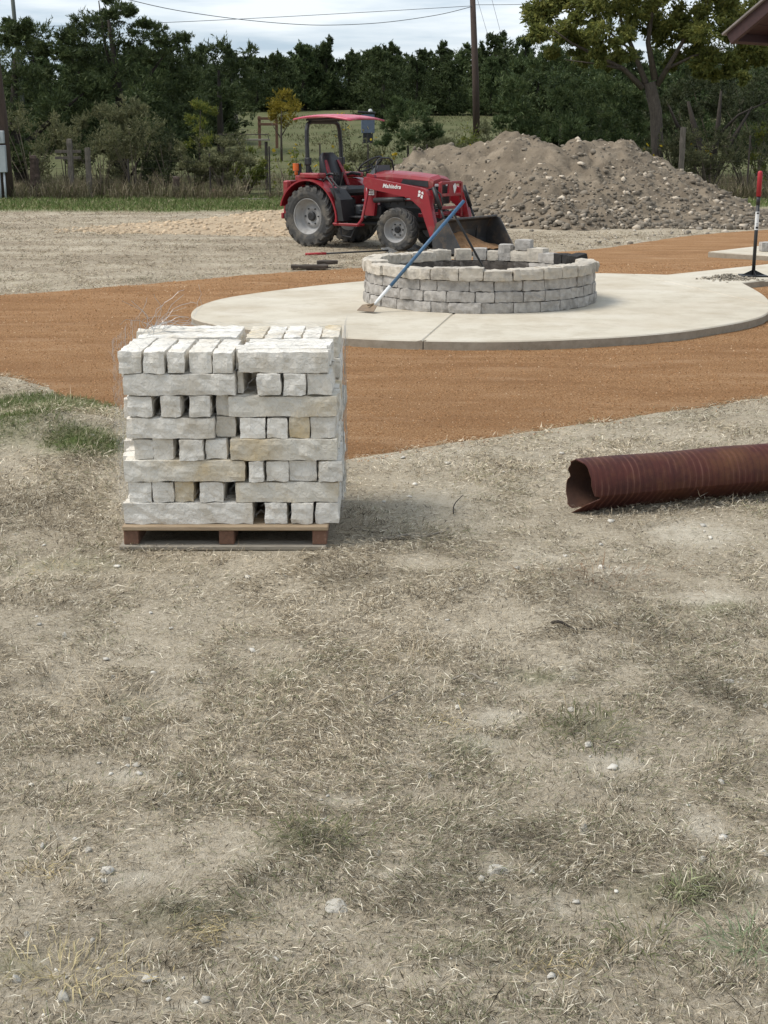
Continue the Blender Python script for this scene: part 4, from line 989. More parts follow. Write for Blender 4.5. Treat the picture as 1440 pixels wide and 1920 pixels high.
# loader
for sd_ in (-1, 1):
    y0 = sd_ * .42
    MB().prism([(1.02, .55), (1.20, .55), (1.26, .95), (1.20, 1.20), (1.06, 1.22), (1.0, .95)], -.035, .035, side(y0)).build('loader_tower', RED, trac)
    bm_ = MB().prism([(1.08, 1.17), (1.06, 1.07), (1.14, .99), (1.98, .86), (2.20, .70), (2.39, .26), (2.46, .21), (2.52, .28), (2.46, .50), (2.35, .90), (2.29, .99), (2.18, 1.02)], -.045, .045, side(sd_ * .52))
    o = bm_.build('loader_arm', RED, trac)
    cy = MB().tube([(1.28, sd_ * .52, .78), (1.30, sd_ * .52, .80)], .03, 8).tube([(1.26, sd_ * .52, .80), (1.85, sd_ * .52, .835)], .042, 10)
    cy.build('lift_cylinder', BLACK, trac, True)
    MB().tube([(1.85, sd_ * .52, .835), (2.08, sd_ * .52, .85)], .02, 8).build('cylinder_rod', CHROME, trac, True)
    cy2 = MB().tube([(2.36, sd_ * .44, 1.03), (2.50, sd_ * .44, .70)], .034, 10).tube([(2.50, sd_ * .44, .70), (2.60, sd_ * .44, .48)], .018, 8)
    cy2.tube([(2.34, sd_ * .40, 1.02), (2.46, sd_ * .38, .92), (2.52, sd_ * .40, .75)], .012, 6)
    cy2.build('tilt_cylinder', BLACK, trac, True)
MB().tube([(2.30, -.52, .60), (2.30, .52, .60)], .035, 10).build('cross_tube', RED, trac, True)
gd = MB()
for y in (-.30, .30): gd.box((2.40, y, .82), (.05, .05, .56), .008).box((2.20, y, .58), (.42, .05, .06), .008)
for z_ in (.70, .90, 1.09): gd.box((2.40, 0, z_), (.045, .56, .045), .006)
gd.box((2.41, .02, .99), (.03, .22, .16), .006)
gd.build('grille_guard', RED, trac)
MB().prism([(.0, .0), (.06, .09), (.02, .16), (-.04, .12), (-.02, .05)], 0, .006, Matrix.Translation((2.428, .06, .92)) @ Matrix(((0, 0, 1, 0), (1, 0, 0, 0), (0, 1, 0, 0), (0, 0, 0, 1)))).build('emblem', WHITE, trac)
# emblem and sticker on the near arm
e = MB()
for poly in ([(0, .02), (.035, .0), (.05, .05), (.03, .065), (.015, .05)], [(-.05, .03), (-.015, .035), (.01, .07), (-.04, .085)], [(.025, .08), (.06, .065), (.05, .115), (.015, .10)], [(-.045, .10), (-.005, .085), (.005, .12), (-.03, .13)]):
    e.prism(poly, 0, .003, Matrix.Translation((2.20, -.5655, .85)) @ XZ)
e.build('emblem', WHITE, trac)
MB().prism([(0, 0), (.16, 0), (.16, .16), (0, .16)], 0, .003, side(-.458) @ Matrix.Translation((1.05, .88, 0))).build('sticker', WHITE, trac)
stp = MB()
for k in range(3): stp.prism([(1.065, .90 + k * .045), (1.19, .90 + k * .045), (1.19, .915 + k * .045), (1.065, .915 + k * .045)], 0, .002, side(-.4625))
stp.build('sticker_print', pm('grey_print', (.45, .38, .36), None, 9), trac)
cu = bpy.data.curves.new('lettering', 'FONT'); cu.body = 'Mahindra'; cu.size = .088; cu.extrude = .002; cu.shear = .25; cu.space_character = 1.08; cu.offset = 0.002
to = bpy.data.objects.new('lettering', cu); COL.objects.link(to)
dg = bpy.context.evaluated_depsgraph_get(); me = bpy.data.meshes.new_from_object(to.evaluated_get(dg)); bpy.data.objects.remove(to)
lt = link('lettering', me, WHITE, trac); lt.location = (1.46, -.569, 1.01); lt.rotation_euler = (math.pi / 2, math.radians(2.5), 0)
hs = MB()
for k in range(3): hs.tube([(1.2, -.40 + .02 * k, .95), (1.5, -.50, .93 + .01 * k), (1.9, -.45, .90), (2.3, -.40, 1.0)], .012, 6)
hs.tube([(.95, -.3, .9), (1.1, -.42, .7), (1.2, -.36, .5), (1.4, -.32, .62)], .016, 6)
hs.build('hydraulic_hose', BLACK, trac, True)
# bucket
bk = MB(); bw = .78
sp2 = [(2.60, .06), (3.14, .03), (3.15, .055), (2.86, .52), (2.76, .55), (2.66, .50), (2.58, .30)]
for sd_ in (-1, 1): bk.prism(sp2, -.012, .012, side(sd_ * bw))
outer_ = [(3.16, .022), (2.66, .045), (2.60, .09), (2.575, .2), (2.60, .36), (2.66, .50), (2.76, .555)]
inner_ = [(2.765, .535), (2.675, .488), (2.62, .355), (2.597, .2), (2.62, .105), (2.67, .065), (3.16, .036)]
bk.prism(outer_ + inner_, -bw, bw, side(0))
bk.box((2.79, 0, .55), (.05, 2 * bw, .03), .004)
for y in (-.46, .46): bk.prism([(2.50, .18), (2.62, .12), (2.64, .46), (2.54, .52)], -.02, .02, side(y))
bk.build('bucket', pm('worn_bucket_paint', (.030, .031, .033), (.052, .052, .052), 4, .5, dirt=(.17, .12, .075), dscale=3, dpos=(.50, .74)), trac)
# soil lying in the bucket
nu, nv = 34, 16; V = []; 
for i in range(nu + 1):
    for k in range(nv + 1):
        y = -bw + .02 + (2 * bw - .04) * i / nu; x = 2.63 + .47 * k / nv
        hh = .27 * math.exp(-((y + .10) / .62) ** 2) * (1 - .86 * (k / nv)) - .01 + .02 * mnoise.noise(Vector((x * 8, y * 8, 1)))
        V.append((x, y, .072 - .036 * max(0, (x - 2.67) / .49) * .8 + max(hh, -.02)))
Fq = [(i * (nv + 1) + k, i * (nv + 1) + k + 1, (i + 1) * (nv + 1) + k + 1, (i + 1) * (nv + 1) + k) for i in range(nu) for k in range(nv)]
so = link('bucket_soil', mesh_np('bucket_soil', V, np.array(Fq)[:, ::-1]), SOIL, None, True)
so.location = trac.location; so.rotation_euler = trac.rotation_euler; so.scale = trac.scale
tag(so, 'heap of brown gravel lying in the loader bucket', 'gravel heap')

# ---------------------------------------------------------------- heaps of earth and gravel
def blob_rocks(n, pos, size, seed, squash=.7):
    """many small rough stones as one mesh"""
    r = np.random.RandomState(seed)
    base = np.array([(-1, -1, -1), (1, -1, -1), (1, 1, -1), (-1, 1, -1), (-1, -1, 1), (1, -1, 1), (1, 1, 1), (-1, 1, 1), (0, 0, 1.5), (0, -1.5, 0), (1.5, 0, 0), (0, 1.5, 0), (-1.5, 0, 0)]) * .5
    fc = [(4, 5, 8), (5, 6, 8), (6, 7, 8), (7, 4, 8), (0, 1, 9), (1, 5, 9), (5, 4, 9), (4, 0, 9), (1, 2, 10), (2, 6, 10), (6, 5, 10), (5, 1, 10), (2, 3, 11), (3, 7, 11), (7, 6, 11), (6, 2, 11), (3, 0, 12), (0, 4, 12), (4, 7, 12), (7, 3, 12)]
    V = base[None] * (1 + r.uniform(-.45, .45, (n, 13, 3))) * (size[:, None, None] * r.uniform(.6, 1.3, (n, 1, 3)))
    V[:, :, 2] *= squash
    a = r.uniform(0, 6.28, n); ca, sa = np.cos(a)[:, None], np.sin(a)[:, None]
    X = V[:, :, 0] * ca - V[:, :, 1] * sa; Y = V[:, :, 0] * sa + V[:, :, 1] * ca; V[:, :, 0] = X; V[:, :, 1] = Y
    V += pos[:, None]
    Fq = (np.array(fc)[None] + (np.arange(n) * 13)[:, None, None]).reshape(-1, 3)
    return V.reshape(-1, 3), Fq
RX = [-1.5, -1.0, -.3, .2, .97, 1.8, 2.5, 3.05, 3.7, 4.3, 4.9, 5.5, 6.0, 6.4, 7.3, 8.2, 9.3, 10.2, 11]
RZ = [-.1, 0.1, .75, 1.35, 1.85, 1.88, 2.0, 2.26, 2.2, 1.96, 2.03, 2.17, 2.1, 1.85, 1.2, .66, .18, .02, -.1]
def mound_z(x, y):
    ridge = np.interp(x, RX, RZ)
    yc = 36.2 - .25 * np.clip(x - 3, -4, 6) * .3 + .5 * np.sin(x * 1.1)
    wf = 5.4 + .5 * np.sin(x * 1.7 + 1); wb = 4.2
    tt = np.where(y < yc, (yc - y) / wf, (y - yc) / wb)
    sh = np.clip(1 - tt, 0, 1); sh = sh ** 1.05 * (1 - .10 * np.exp(-(tt / .12) ** 2))
    z = ridge * sh
    k = np.clip(z / .5, 0, 1)
    gul = np.abs(fbm(x * 1.0, y * .45, .9, 61, 3) - .5)
    z = z + k * ((fbm(x, y, 1.6, 51, 4) - .5) * .55 + (fbm(x, y, .55, 54, 3) - .5) * .30 + (fbm(x, y, .30, 52, 3) - .5) * .26 + (fbm(x, y, .16, 53, 2) - .5) * .12 - np.clip(.12 - gul, 0, 1) * .9 + (fbm(x, y, .12, 58, 2) - .5) * .06 * sstep(3.5, 7, x))
    low = np.exp(-((y - 31.0) / 1.0) ** 2) * np.exp(-((x - 4.5) / 4.5) ** 4) * .10 * vn(x, y, .5, 9)
    return z + low
mxs, mys = np.arange(-1.6, 11.1, .075), np.arange(29.0, 41.6, .075)
mgx, mgy = np.meshgrid(mxs, mys); sh_ = mgx.shape; mgx = mgx.ravel(); mgy = mgy.ravel(); mz = mound_z(mgx, mgy)
edge = np.maximum.reduce([np.exp(-(mgy - 29.0) * 1.2), np.exp(-(41.5 - mgy)), np.exp(-(mgx + 1.6) * 2), np.exp(-(11.05 - mgx) * 2)])
mz = mz - edge * .15 - .012 * (mz < .04)
I = np.arange(len(mgx)).reshape(sh_); q = np.stack([I[:-1, :-1], I[:-1, 1:], I[1:, 1:], I[1:, :-1]], -1).reshape(-1, 4)
up = (mz[q].max(1) > .01); 
mo = link('dirt_mound', mesh_np('dirt_mound', np.stack([mgx, mgy, mz], 1), q[up]), DIRT, None, True)
tag(mo, 'large grey brown mound of excavated earth with rubble behind the tractor', 'dirt mound')
r = np.random.RandomState(3)
n = 13000; x = r.uniform(-.8, 10.8, n); y = 38.5 - 8.6 * r.uniform(0, 1, n) ** .8
z = mound_z(x, y); k = (z > .03) & ((fbm(x, y, 1.2, 77, 3) + .28 * sstep(2, 7, x) + .22 * sstep(1.4, .3, z) > .62) | (r.rand(n) < .24)) & (r.rand(n) < .66 - .30 * sstep(6.0, 8.5, x))
x, y, z = x[k], y[k], z[k]; size = .02 + .085 * r.rand(len(x)) ** 5 + .05 * sstep(1.2, .2, z) * r.rand(len(x)) ** 3
V, Fq = blob_rocks(len(x), np.stack([x, y, z + size * .15], 1), size, 5)
tone = np.where(r.rand(len(x)) < .17, r.uniform(.30, .58, len(x)), r.uniform(.135, .225, len(x)))
cols = np.repeat(np.stack([tone, tone * .85, tone * .66], 1), 13, 0)
rubm = attr_mat('rubble_stone', .95)
rub = link('rubble', mesh_np('rubble', V, Fq, None, {'col': cols}), rubm); tag(rub, 'pale stones and clods scattered over the dirt mound', kind='stuff')
n = 1500; x = r.uniform(1, 13, n); y = r.uniform(23, 32, n) 
ed = edge_dist(x, y, PATH); ins = inside(x, y, PATH); k = (~ins) & (((ed < 1.4) & (r.rand(n) < .5) & (x > 3)) | ((y > 29.5) & (r.rand(n) < .5)))
x, y = x[k], y[k]; size = .022 + .06 * r.rand(len(x)) ** 4
V, Fq = blob_rocks(len(x), np.stack([x, y, ground_z(x, y) + size * .2], 1), size, 6)
tone = np.where(r.rand(len(x)) < .5, r.uniform(.32, .58, len(x)), r.uniform(.14, .26, len(x))); cols = np.repeat(np.stack([tone, tone * .88, tone * .72], 1), 13, 0)
tag(link('loose_stones', mesh_np('loose_stones', V, Fq, None, {'col': cols}), rubm), 'loose stones along the far edge of the gravel path', kind='stuff')

def chip_z(x, y):
    f_ = np.exp(-(((x - (-1.4)) / 1.9) ** 2 + ((y - 31.2) / 1.9) ** 2)) * .36 + np.exp(-(((x + 3.6) / 2.3) ** 2 + ((y - 30.4) / 1.4) ** 2)) * .17
    return f_ + (fbm(x, y, .5, 81, 3) - .5) * .10 * np.clip(f_ * 8, 0, 1) - .035
cx_, cy_ = np.meshgrid(np.arange(-8, 1.4, .07), np.arange(27.5, 34.5, .07)); sh_ = cx_.shape; cx_ = cx_.ravel(); cy_ = cy_.ravel(); cz_ = chip_z(cx_, cy_)
I = np.arange(len(cx_)).reshape(sh_); q = np.stack([I[:-1, :-1], I[:-1, 1:], I[1:, 1:], I[1:, :-1]], -1).reshape(-1, 4); q = q[cz_[q].max(1) > 0]
tag(link('gravel_heap', mesh_np('gravel_heap', np.stack([cx_, cy_, cz_ + ground_z(cx_, cy_)], 1), q), CHIPS, None, True), 'low spread heap of pale tan gravel behind the rear wheel', 'gravel heap')
n = 3500; x = r.uniform(-7.5, 1.2, n); y = r.uniform(28, 33.5, n); cz = chip_z(x, y); k = cz > -.02 * r.rand(n) ; k &= r.rand(n) < .8; x, y, cz = x[k], y[k], cz[k]
size = .025 + .05 * r.rand(len(x)) ** 3; V, Fq = blob_rocks(len(x), np.stack([x, y, np.maximum(cz, 0) + ground_z(x, y)], 1), size, 8)
tone = r.uniform(.34, .62, len(x)); cols = np.repeat(np.stack([tone, tone * .77, tone * .52], 1), 13, 0)
tag(link('gravel', mesh_np('gravel', V, Fq, None, {'col': cols}), rubm), 'pale gravel stones strewn over the low heap', kind='stuff')

# ---------------------------------------------------------------- vegetation
def leaves(P, nrm, size, seed, up=0.3, flat=0.35, tint0=None):
    """diamond leaf faces at P, their long axis along nrm"""
    r = np.random.RandomState(seed); n = len(P)
    a = nrm + r.normal(0, .55, (n, 3)); a[:, 2] += up; a /= np.linalg.norm(a, axis=1)[:, None] + 1e-9
    b_ = np.cross(a, r.normal(0, 1, (n, 3))); b_ /= np.linalg.norm(b_, axis=1)[:, None] + 1e-9
    s_ = size * r.uniform(.55, 1.35, n)
    A = a * s_[:, None]; B = b_ * (s_ * flat)[:, None]
    V = np.stack([P - A * .5, P + B * .5 - A * .05, P + A * .6, P - B * .5 - A * .05], 1).reshape(-1, 3)
    Fq = np.arange(n * 4).reshape(n, 4)
    t_ = np.clip((r.normal(.45, .2, n) if tint0 is None else tint0 + r.normal(0, .14, n)), 0, 1)
    return V, Fq, np.repeat(t_, 4)
def split_lobes(lobes, k, f, seed):
    r = np.random.RandomState(seed); out = []
    for (x, y, z, rx, ry, rz) in lobes:
        for _ in range(k):
            d = r.normal(0, 1, 3); d /= np.linalg.norm(d); q_ = r.uniform(.25, .92); g_ = f * r.uniform(.55, 1.2)
            out.append((x + d[0] * rx * q_, y + d[1] * ry * q_, z + d[2] * rz * q_, rx * g_, ry * g_, rz * g_ * r.uniform(.6, 1.1)))
    return out
def crown(lobes, per, size, seed, up=.3, flat=.35, hollow=.45, split=5, spray=2.5):
    if split: lobes = split_lobes(lobes, split, .60, seed + 9); per = per / split
    """lobes: (x, y, z, rx, ry, rz)"""
    r = np.random.RandomState(seed); PP = []; NN = []; TT = []
    for (x, y, z, rx, ry, rz) in lobes:
        n = int(per); d = r.normal(0, 1, (n, 3)); d /= np.linalg.norm(d, axis=1)[:, None]
        rad = (hollow + (1 - hollow) * r.rand(n) ** .6) * (1 + .25 * (vn(d[:, 0] * 3 + x, d[:, 1] * 3 + d[:, 2] * 2 + z, .5, seed) - .5) * 2)
        # short sprays: leaves gather along twigs
        nc = max(6, n // 14); ctr = r.randint(0, nc, n); cd = r.normal(0, 1, (nc, 3)); cd /= np.linalg.norm(cd, axis=1)[:, None]
        mixw = .80; dd_ = d * (1 - mixw) + cd[ctr] * mixw; dd_ /= np.linalg.norm(dd_, axis=1)[:, None] + 1e-9
        PP.append(np.array([x, y, z]) + dd_ * rad[:, None] * np.array([rx, ry, rz])); NN.append(dd_)
        TT.append(np.clip(.28 + .5 * r.rand(nc), 0, 1)[ctr])
    if spray:
        ns = int(len(lobes) * spray); L_ = np.array(lobes); pk = L_[r.randint(0, len(L_), ns)]
        d = r.normal(0, 1, (ns, 3)); d[:, 2] = d[:, 2] * .7 + .75; d /= np.linalg.norm(d, axis=1)[:, None]
        m_ = 11; f_ = np.linspace(.75, 1.75, m_)[None, :, None] * r.uniform(.85, 1.1, (ns, 1, 1))
        bend = d[:, None] * f_; bend[:, :, 2] += .18 * (f_[:, :, 0] - .75) ** 2
        q_ = pk[:, None, :3] + bend * pk[:, None, 3:6] + r.normal(0, .035, (ns, m_, 3)) * (2.4 - f_)
        PP.append(q_.reshape(-1, 3)); NN.append(np.repeat(d, m_, 0)); TT.append(np.clip(np.repeat(.35 + .4 * r.rand(ns), m_), 0, 1))
    return leaves(np.vstack(PP), np.vstack(NN), size, seed + 1, up, flat, np.concatenate(TT))
def cedar_lobes(h, w, seed, base=.08, n=26, pointy=.8):
    r = np.random.RandomState(seed); L_ = []
    for k in range(n):
        t_ = base + (1 - base) * (k + .5) / n
        env = w / 2 * min(1, ((1 - t_) * 1.25 + .10)) ** pointy * (0.75 + .25 * min(1, t_ * 4))
        a = r.uniform(0, 6.28); rr = env * r.uniform(.25, .85); s_ = env * r.uniform(.40, .62) + .10
        L_.append((math.cos(a) * rr, math.sin(a) * rr, h * t_ * r.uniform(.96, 1.02), s_, s_, s_ * r.uniform(.75, 1.25)))
    for k in range(n // 3):                                    # spires breaking the outline
        a = r.uniform(0, 6.28); t_ = r.uniform(.55, .95); env = w / 2 * ((1 - t_) * 1.25 + .1) ** pointy
        L_.append((math.cos(a) * env * .8, math.sin(a) * env * .8, h * t_ + .3, .16 + .03 * h * .3, .16 + .03 * h * .3, .35 + .05 * h * r.rand()))
    L_.append((0, 0, h * .97, w * .05, w * .05, h * .06))
    return L_
CEDAR = leaf_mat('cedar_leaf', (.028, .043, .017), (.056, .078, .028), (.110, .135, .048), .25)
CEDARB = leaf_mat('juniper_leaf', (.036, .060, .022), (.070, .102, .038), (.14, .17, .062), .25)
OAKL = leaf_mat('elm_leaf', (.085, .105, .028), (.16, .18, .05), (.29, .275, .072), .45)
SCRUB = leaf_mat('scrub_leaf', (.07, .078, .038), (.13, .135, .065), (.23, .22, .11), .4)
LIGHTL = leaf_mat('sapling_leaf', (.06, .085, .015), (.12, .15, .03), (.24, .22, .04), .4)
YELLOWL = leaf_mat('autumn_leaf', (.11, .09, .012), (.21, .165, .02), (.34, .27, .04), .4)
DARKL = leaf_mat('dark_oak_leaf', (.024, .032, .014), (.046, .057, .024), (.09, .10, .042), .25)
FLOWER = leaf_mat('yellow_petal', (.45, .30, .01), (.62, .43, .02), (.75, .55, .04), .3)
TWIGM = pm('dry_twig', (.16, .125, .095), (.10, .08, .06), 9, .95)
def tree(name, loc, lobes, per, size, lm, tm, trunk, limbs, label, cat, group=None, seed=0, up=.45, flat=.24, hollow=.45):
    e = empty(name, loc); tag(e, label, cat, group)
    V, Fq, t_ = crown(lobes, per * 1.95, size * .70, seed, up, flat, hollow)
    link('crown', mesh_np('crown', V, Fq, {'tint': t_}), lm, e)
    mb = MB()
    if trunk: mb.tube(trunk[0], trunk[1], 9)
    mb.build('trunk', tm, e, True)
    if limbs:
        lb_ = MB()
        for pts, rr in limbs: lb_.tube(pts, rr, 6)
        lb_.build('limbs', tm, e, True)
    return e

# --- far treeline: five shapes, each copied
variants = []
for s_ in range(6):
    h, w = (6.2, 5.6, 6.9, 5.0, 6.0, 4.6)[s_], (5.0, 4.4, 4.6, 4.8, 5.8, 3.4)[s_]
    lb_ = cedar_lobes(h, w, 300 + s_, .0, 26, .75)
    for k in range(7): a = k * .9; lb_.append((math.cos(a) * w * .30, math.sin(a) * w * .30, .7, w * .24, w * .24, .9))
    V, Fq, t_ = crown(lb_, 520, .22, 310 + s_, .5, .3, .3)
    cm = mesh_np('crown', V, Fq, {'tint': t_}); cm.materials.append(CEDARB if s_ in (1, 4) else CEDAR)
    tmb = MB().tube([(0, 0, -.3), (.1, 0, h * .3), (0, .1, h * .6), (0, 0, h * .9)], [.2, .16, .1, .03], 7); tme = bpy.data.meshes.new('trunk'); tme.from_pydata(tmb.V, [], tmb.F); tme.update(); tme.materials.append(BARKD)
    variants.append((cm, tme, h))
tr = random.Random(12)
def far_tree(x, y, hh, label, group, var=None):
    cm, tme, h = variants[tr.randrange(6) if var is None else var]
    e = empty('cedar_tree', (x, y, float(tz(x, y))), tr.uniform(0, 6.28), 1.0); s_ = hh / h; wv = s_ * tr.uniform(.95, 1.25); e.scale = (wv, wv, s_); tag(e, label, 'tree', group)
    for nm, me in (('crown', cm), ('trunk', tme)): link(nm, me, None, e)
tops = [(-60, 70), (60, 70), (150, 80), (300, 100), (370, 84), (430, 86), (480, 100), (520, 96), (570, 76), (610, 70), (655, 92), (700, 84), (735, 76), (790, 84), (830, 70), (880, 74), (930, 68), (985, 70), (1040, 80), (1100, 90), (1160, 95), (1230, 95), (1300, 95), (1370, 90), (1440, 90), (1520, 90)]
for i, (u, v) in enumerate(tops):
    y = tr.uniform(96, 103); p = D(u, v + (20 if 280 < u < 900 else 10), y); g = float(tz(p[0], y)); far_tree(p[0], y, p[2] - g + .25, 'dark green cedar in the dense treeline beyond the open field', 'cedars of the far treeline')
for i in range(24):
    u = -60 + i * 70 + tr.uniform(-18, 18); y = tr.uniform(89, 94); p = D(u, tr.uniform(104, 140), y); hh_ = p[2] - float(tz(p[0], y)) + .2
    if not 395 < u < 690: far_tree(p[0], y, hh_, 'lower dark green cedar standing in front of the far treeline', 'cedars in front of the far treeline')
for i in range(24):
    u = -80 + i * 70 + tr.uniform(-18, 18); y = tr.uniform(106, 114); p = D(u, tr.uniform(108, 126), y); far_tree(p[0], y, p[2] - float(tz(p[0], y)), 'dark green cedar in the dense treeline beyond the open field', 'cedars of the far treeline')

for i, (u, v) in enumerate([(-70, 110), (-20, 95), (35, 120), (85, 115), (140, 120), (195, 90), (250, 95), (305, 105), (350, 118), (395, 140), (1010, 120), (1075, 125), (1150, 120), (1225, 130), (1300, 120), (1370, 130), (1440, 120), (1510, 120)]):
    y = tr.uniform(66, 74); p = D(u, v, y); far_tree(p[0], y, p[2] - float(tz(p[0], y)), 'dark cedar filling the gaps behind the nearer trees', 'cedars behind the nearer trees')
for i in range(16):
    u = 440 + i * 36 + tr.uniform(-10, 10); y = tr.uniform(118, 124); p = D(u, tr.uniform(98, 112), y); far_tree(p[0], y, p[2] - float(tz(p[0], y)), 'dark green cedar in the dense treeline beyond the open field', 'cedars of the far treeline')
# --- nearer trees, lobes set at their places in the view
def px_lobes(lst, y, base, depth=1.0, seed=0):
    r = random.Random(seed); out = []
    for (u, v, rp) in lst:
        yy = y + r.uniform(-depth, depth); p = D(u, v, yy); rr = rp / F * yy
        out.append((p[0] - base[0], yy - base[1], p[2] - base[2], rr, rr * 1.1, rr * .85))
    return out
def at_base(u, y): p = D(u, 300, y); return (p[0], y, float(tz(p[0], y)))
b0 = at_base(225, 54)
big = [(205, 18, 22), (235, 30, 26), (190, 42, 28), (160, 62, 34), (128, 55, 22), (118, 80, 22), (225, 70, 44), (270, 75, 38), (300, 70, 26), (330, 85, 22), (345, 75, 14), (250, 20, 10), (205, 0, 10), (278, 42, 18), (180, 100, 42), (240, 120, 54), (300, 120, 42), (340, 125, 34), (150, 120, 40), (200, 160, 50), (270, 175, 56), (330, 175, 44), (350, 210, 38), (290, 230, 48), (230, 220, 40), (360, 150, 26), (300, 280, 44), (345, 260, 34), (250, 270, 34), (210, 290, 36), (340, 300, 34), (290, 320, 30), (380, 250, 26)]
tree('cedar_tree', b0, px_lobes(big, 54, b0, 1.0, 1), 620, .23, CEDAR, BARKD, ([(0, 0, -.3), (.15, 0, 2.2), (.0, 0, 4), (-.2, 0, 6)], [.26, .2, .13, .04]),
     [([(.1, 0, 1.6), (-1.2, .1, 3.6), (-1.9, .2, 4.8)], [.12, .08, .03]), ([(.1, 0, 2), (1.3, -.2, 3.8), (1.9, 0, 4.6)], [.12, .07, .03]), ([(0, 0, 3.2), (-.4, .2, 5), (-.5, 0, 6.4)], [.1, .06, .02])],
     'tallest dark cedar at the left, ragged top against the sky', 'tree', None, 21)
b1 = at_base(40, 52)
lft = [(-60, 75, 60), (0, 85, 48), (25, 70, 26), (50, 62, 20), (75, 80, 30), (100, 95, 24), (130, 105, 20), (20, 130, 60), (80, 130, 48), (130, 145, 40), (160, 165, 30), (-40, 160, 70), (40, 190, 60), (110, 190, 50), (165, 200, 36), (185, 175, 24), (90, 240, 46), (30, 245, 50), (-40, 240, 60), (10, 50, 14), (55, 45, 10), (60, 290, 40), (140, 250, 34), (150, 290, 30), (10, 290, 40)]
tree('cedar_tree', b1, px_lobes(lft, 52, b1, 1.2, 2), 600, .24, CEDAR, BARKD, ([(0, 0, -.3), (-.2, 0, 2), (0, 0, 4.4)], [.25, .2, .05]), [([(-.1, 0, 1.2), (1.5, .2, 2.6), (2.4, 0, 3.2)], [.12, .08, .03])], 'broad dark cedar behind the meter pole at the left edge', 'tree', None, 22)
b2 = at_base(415, 66)
t2 = [(380, 100, 22), (420, 92, 26), (460, 105, 24), (400, 130, 34), (450, 140, 34), (385, 165, 30), (430, 175, 34), (470, 165, 26), (395, 200, 24), (360, 110, 20), (400, 225, 20), (370, 235, 26), (365, 190, 26)]
tree('cedar_tree', b2, px_lobes(t2, 66, b2, 1.2, 3), 420, .27, CEDAR, BARKD, ([(0, 0, -.3), (0, 0, 3.6)], [.2, .06]), None, 'rounded dark cedar just right of the tallest cedar', 'tree', None, 23)
# feathery juniper brush at left
b3 = at_base(235, 47.5)
jn_ = [(250, 195, 26), (225, 205, 28), (270, 215, 22), (200, 225, 30), (240, 240, 34), (285, 250, 30), (180, 215, 16), (215, 260, 30), (260, 280, 34), (150, 235, 18), (230, 300, 30), (300, 285, 26)]
tree('juniper_bush', b3, px_lobes(jn_, 47.5, b3, .7, 4), 330, .17, SCRUB, BARKD, ([(0, 0, -.2), (0, 0, 1.8)], [.08, .03]), [([(0, 0, .2), (-.8, .1, 1.9)], [.05, .02]), ([(0, 0, .3), (.8, .1, 1.8)], [.05, .02])], 'olive green feathery juniper in front of the tallest cedar', 'bush', None, 24, .5, .22)
b4 = at_base(372, 46.5)
sp4 = [(378, 200, 12), (390, 205, 12), (366, 196, 7), (355, 222, 14), (380, 230, 14), (370, 250, 16), (385, 265, 14), (350, 270, 14), (400, 210, 8)]
tree('sapling', b4, px_lobes(sp4, 46.5, b4, .4, 5), 110, .13, LIGHTL, BARKD, ([(0, 0, -.2), (.05, 0, 1.5), (.12, 0, 2.7)], [.045, .03, .01]), None, 'light green leafy sapling between the cedars and the field', 'tree', None, 25)
b5 = at_base(528, 62)
sp5 = [(530, 190, 20), (515, 200, 14), (548, 198, 14), (528, 210, 20), (545, 215, 14), (512, 216, 12), (535, 180, 10), (528, 228, 16)]
tree('autumn_tree', b5, px_lobes(sp5, 62, b5, .6, 6), 170, .19, YELLOWL, BARK, ([(0, 0, -.2), (0, 0, 1.1), (.05, 0, 2.2)], [.06, .045, .015]), [([(0, 0, .9), (-.5, 0, 1.7)], [.03, .01]), ([(0, 0, 1), (.5, .1, 1.8)], [.03, .01])], 'small yellow leaved tree standing in the field above the tractor', 'tree', None, 26)
# junipers right of the tractor canopy
b6 = at_base(765, 50)
jb = [(760, 200, 22), (740, 215, 20), (790, 210, 20), (770, 235, 34), (735, 240, 22), (805, 235, 24), (760, 262, 30), (800, 258, 24), (720, 262, 16), (818, 250, 14), (745, 190, 10)]
tree('juniper_bush', b6, px_lobes(jb, 50, b6, .8, 7), 900, .16, CEDARB, BARKD, ([(0, 0, -.2), (0, 0, 1.5)], [.08, .03]), None, 'rounded green juniper bush right of the tractor canopy', 'bush', None, 27, .6, .2)
b7 = at_base(1050, 51.8)
J7 = [(955, 165, 26), (985, 140, 34), (1010, 110, 30), (950, 205, 26), (940, 225, 18), (990, 190, 44), (1040, 150, 44), (1080, 130, 40), (1120, 170, 40), (1050, 200, 48), (1000, 230, 40), (1100, 220, 44), (1140, 225, 34), (960, 245, 26), (1060, 240, 40), (1150, 180, 30), (1030, 100, 24), (970, 125, 14), (1180, 210, 30), (1200, 240, 26), (950, 275, 26), (1000, 270, 34), (1060, 280, 34), (1120, 270, 36), (1170, 270, 30), (1205, 280, 22), (1200, 190, 26), (1210, 160, 24)]
tree('juniper_tree', b7, px_lobes(J7, 51, b7, 1.0, 8), 560, .21, CEDARB, BARKD, ([(0, 0, -.2), (0, 0, 2.2)], [.14, .05]), None, 'large bushy green juniper behind the dirt mound', 'tree', None, 28, .6, .22)
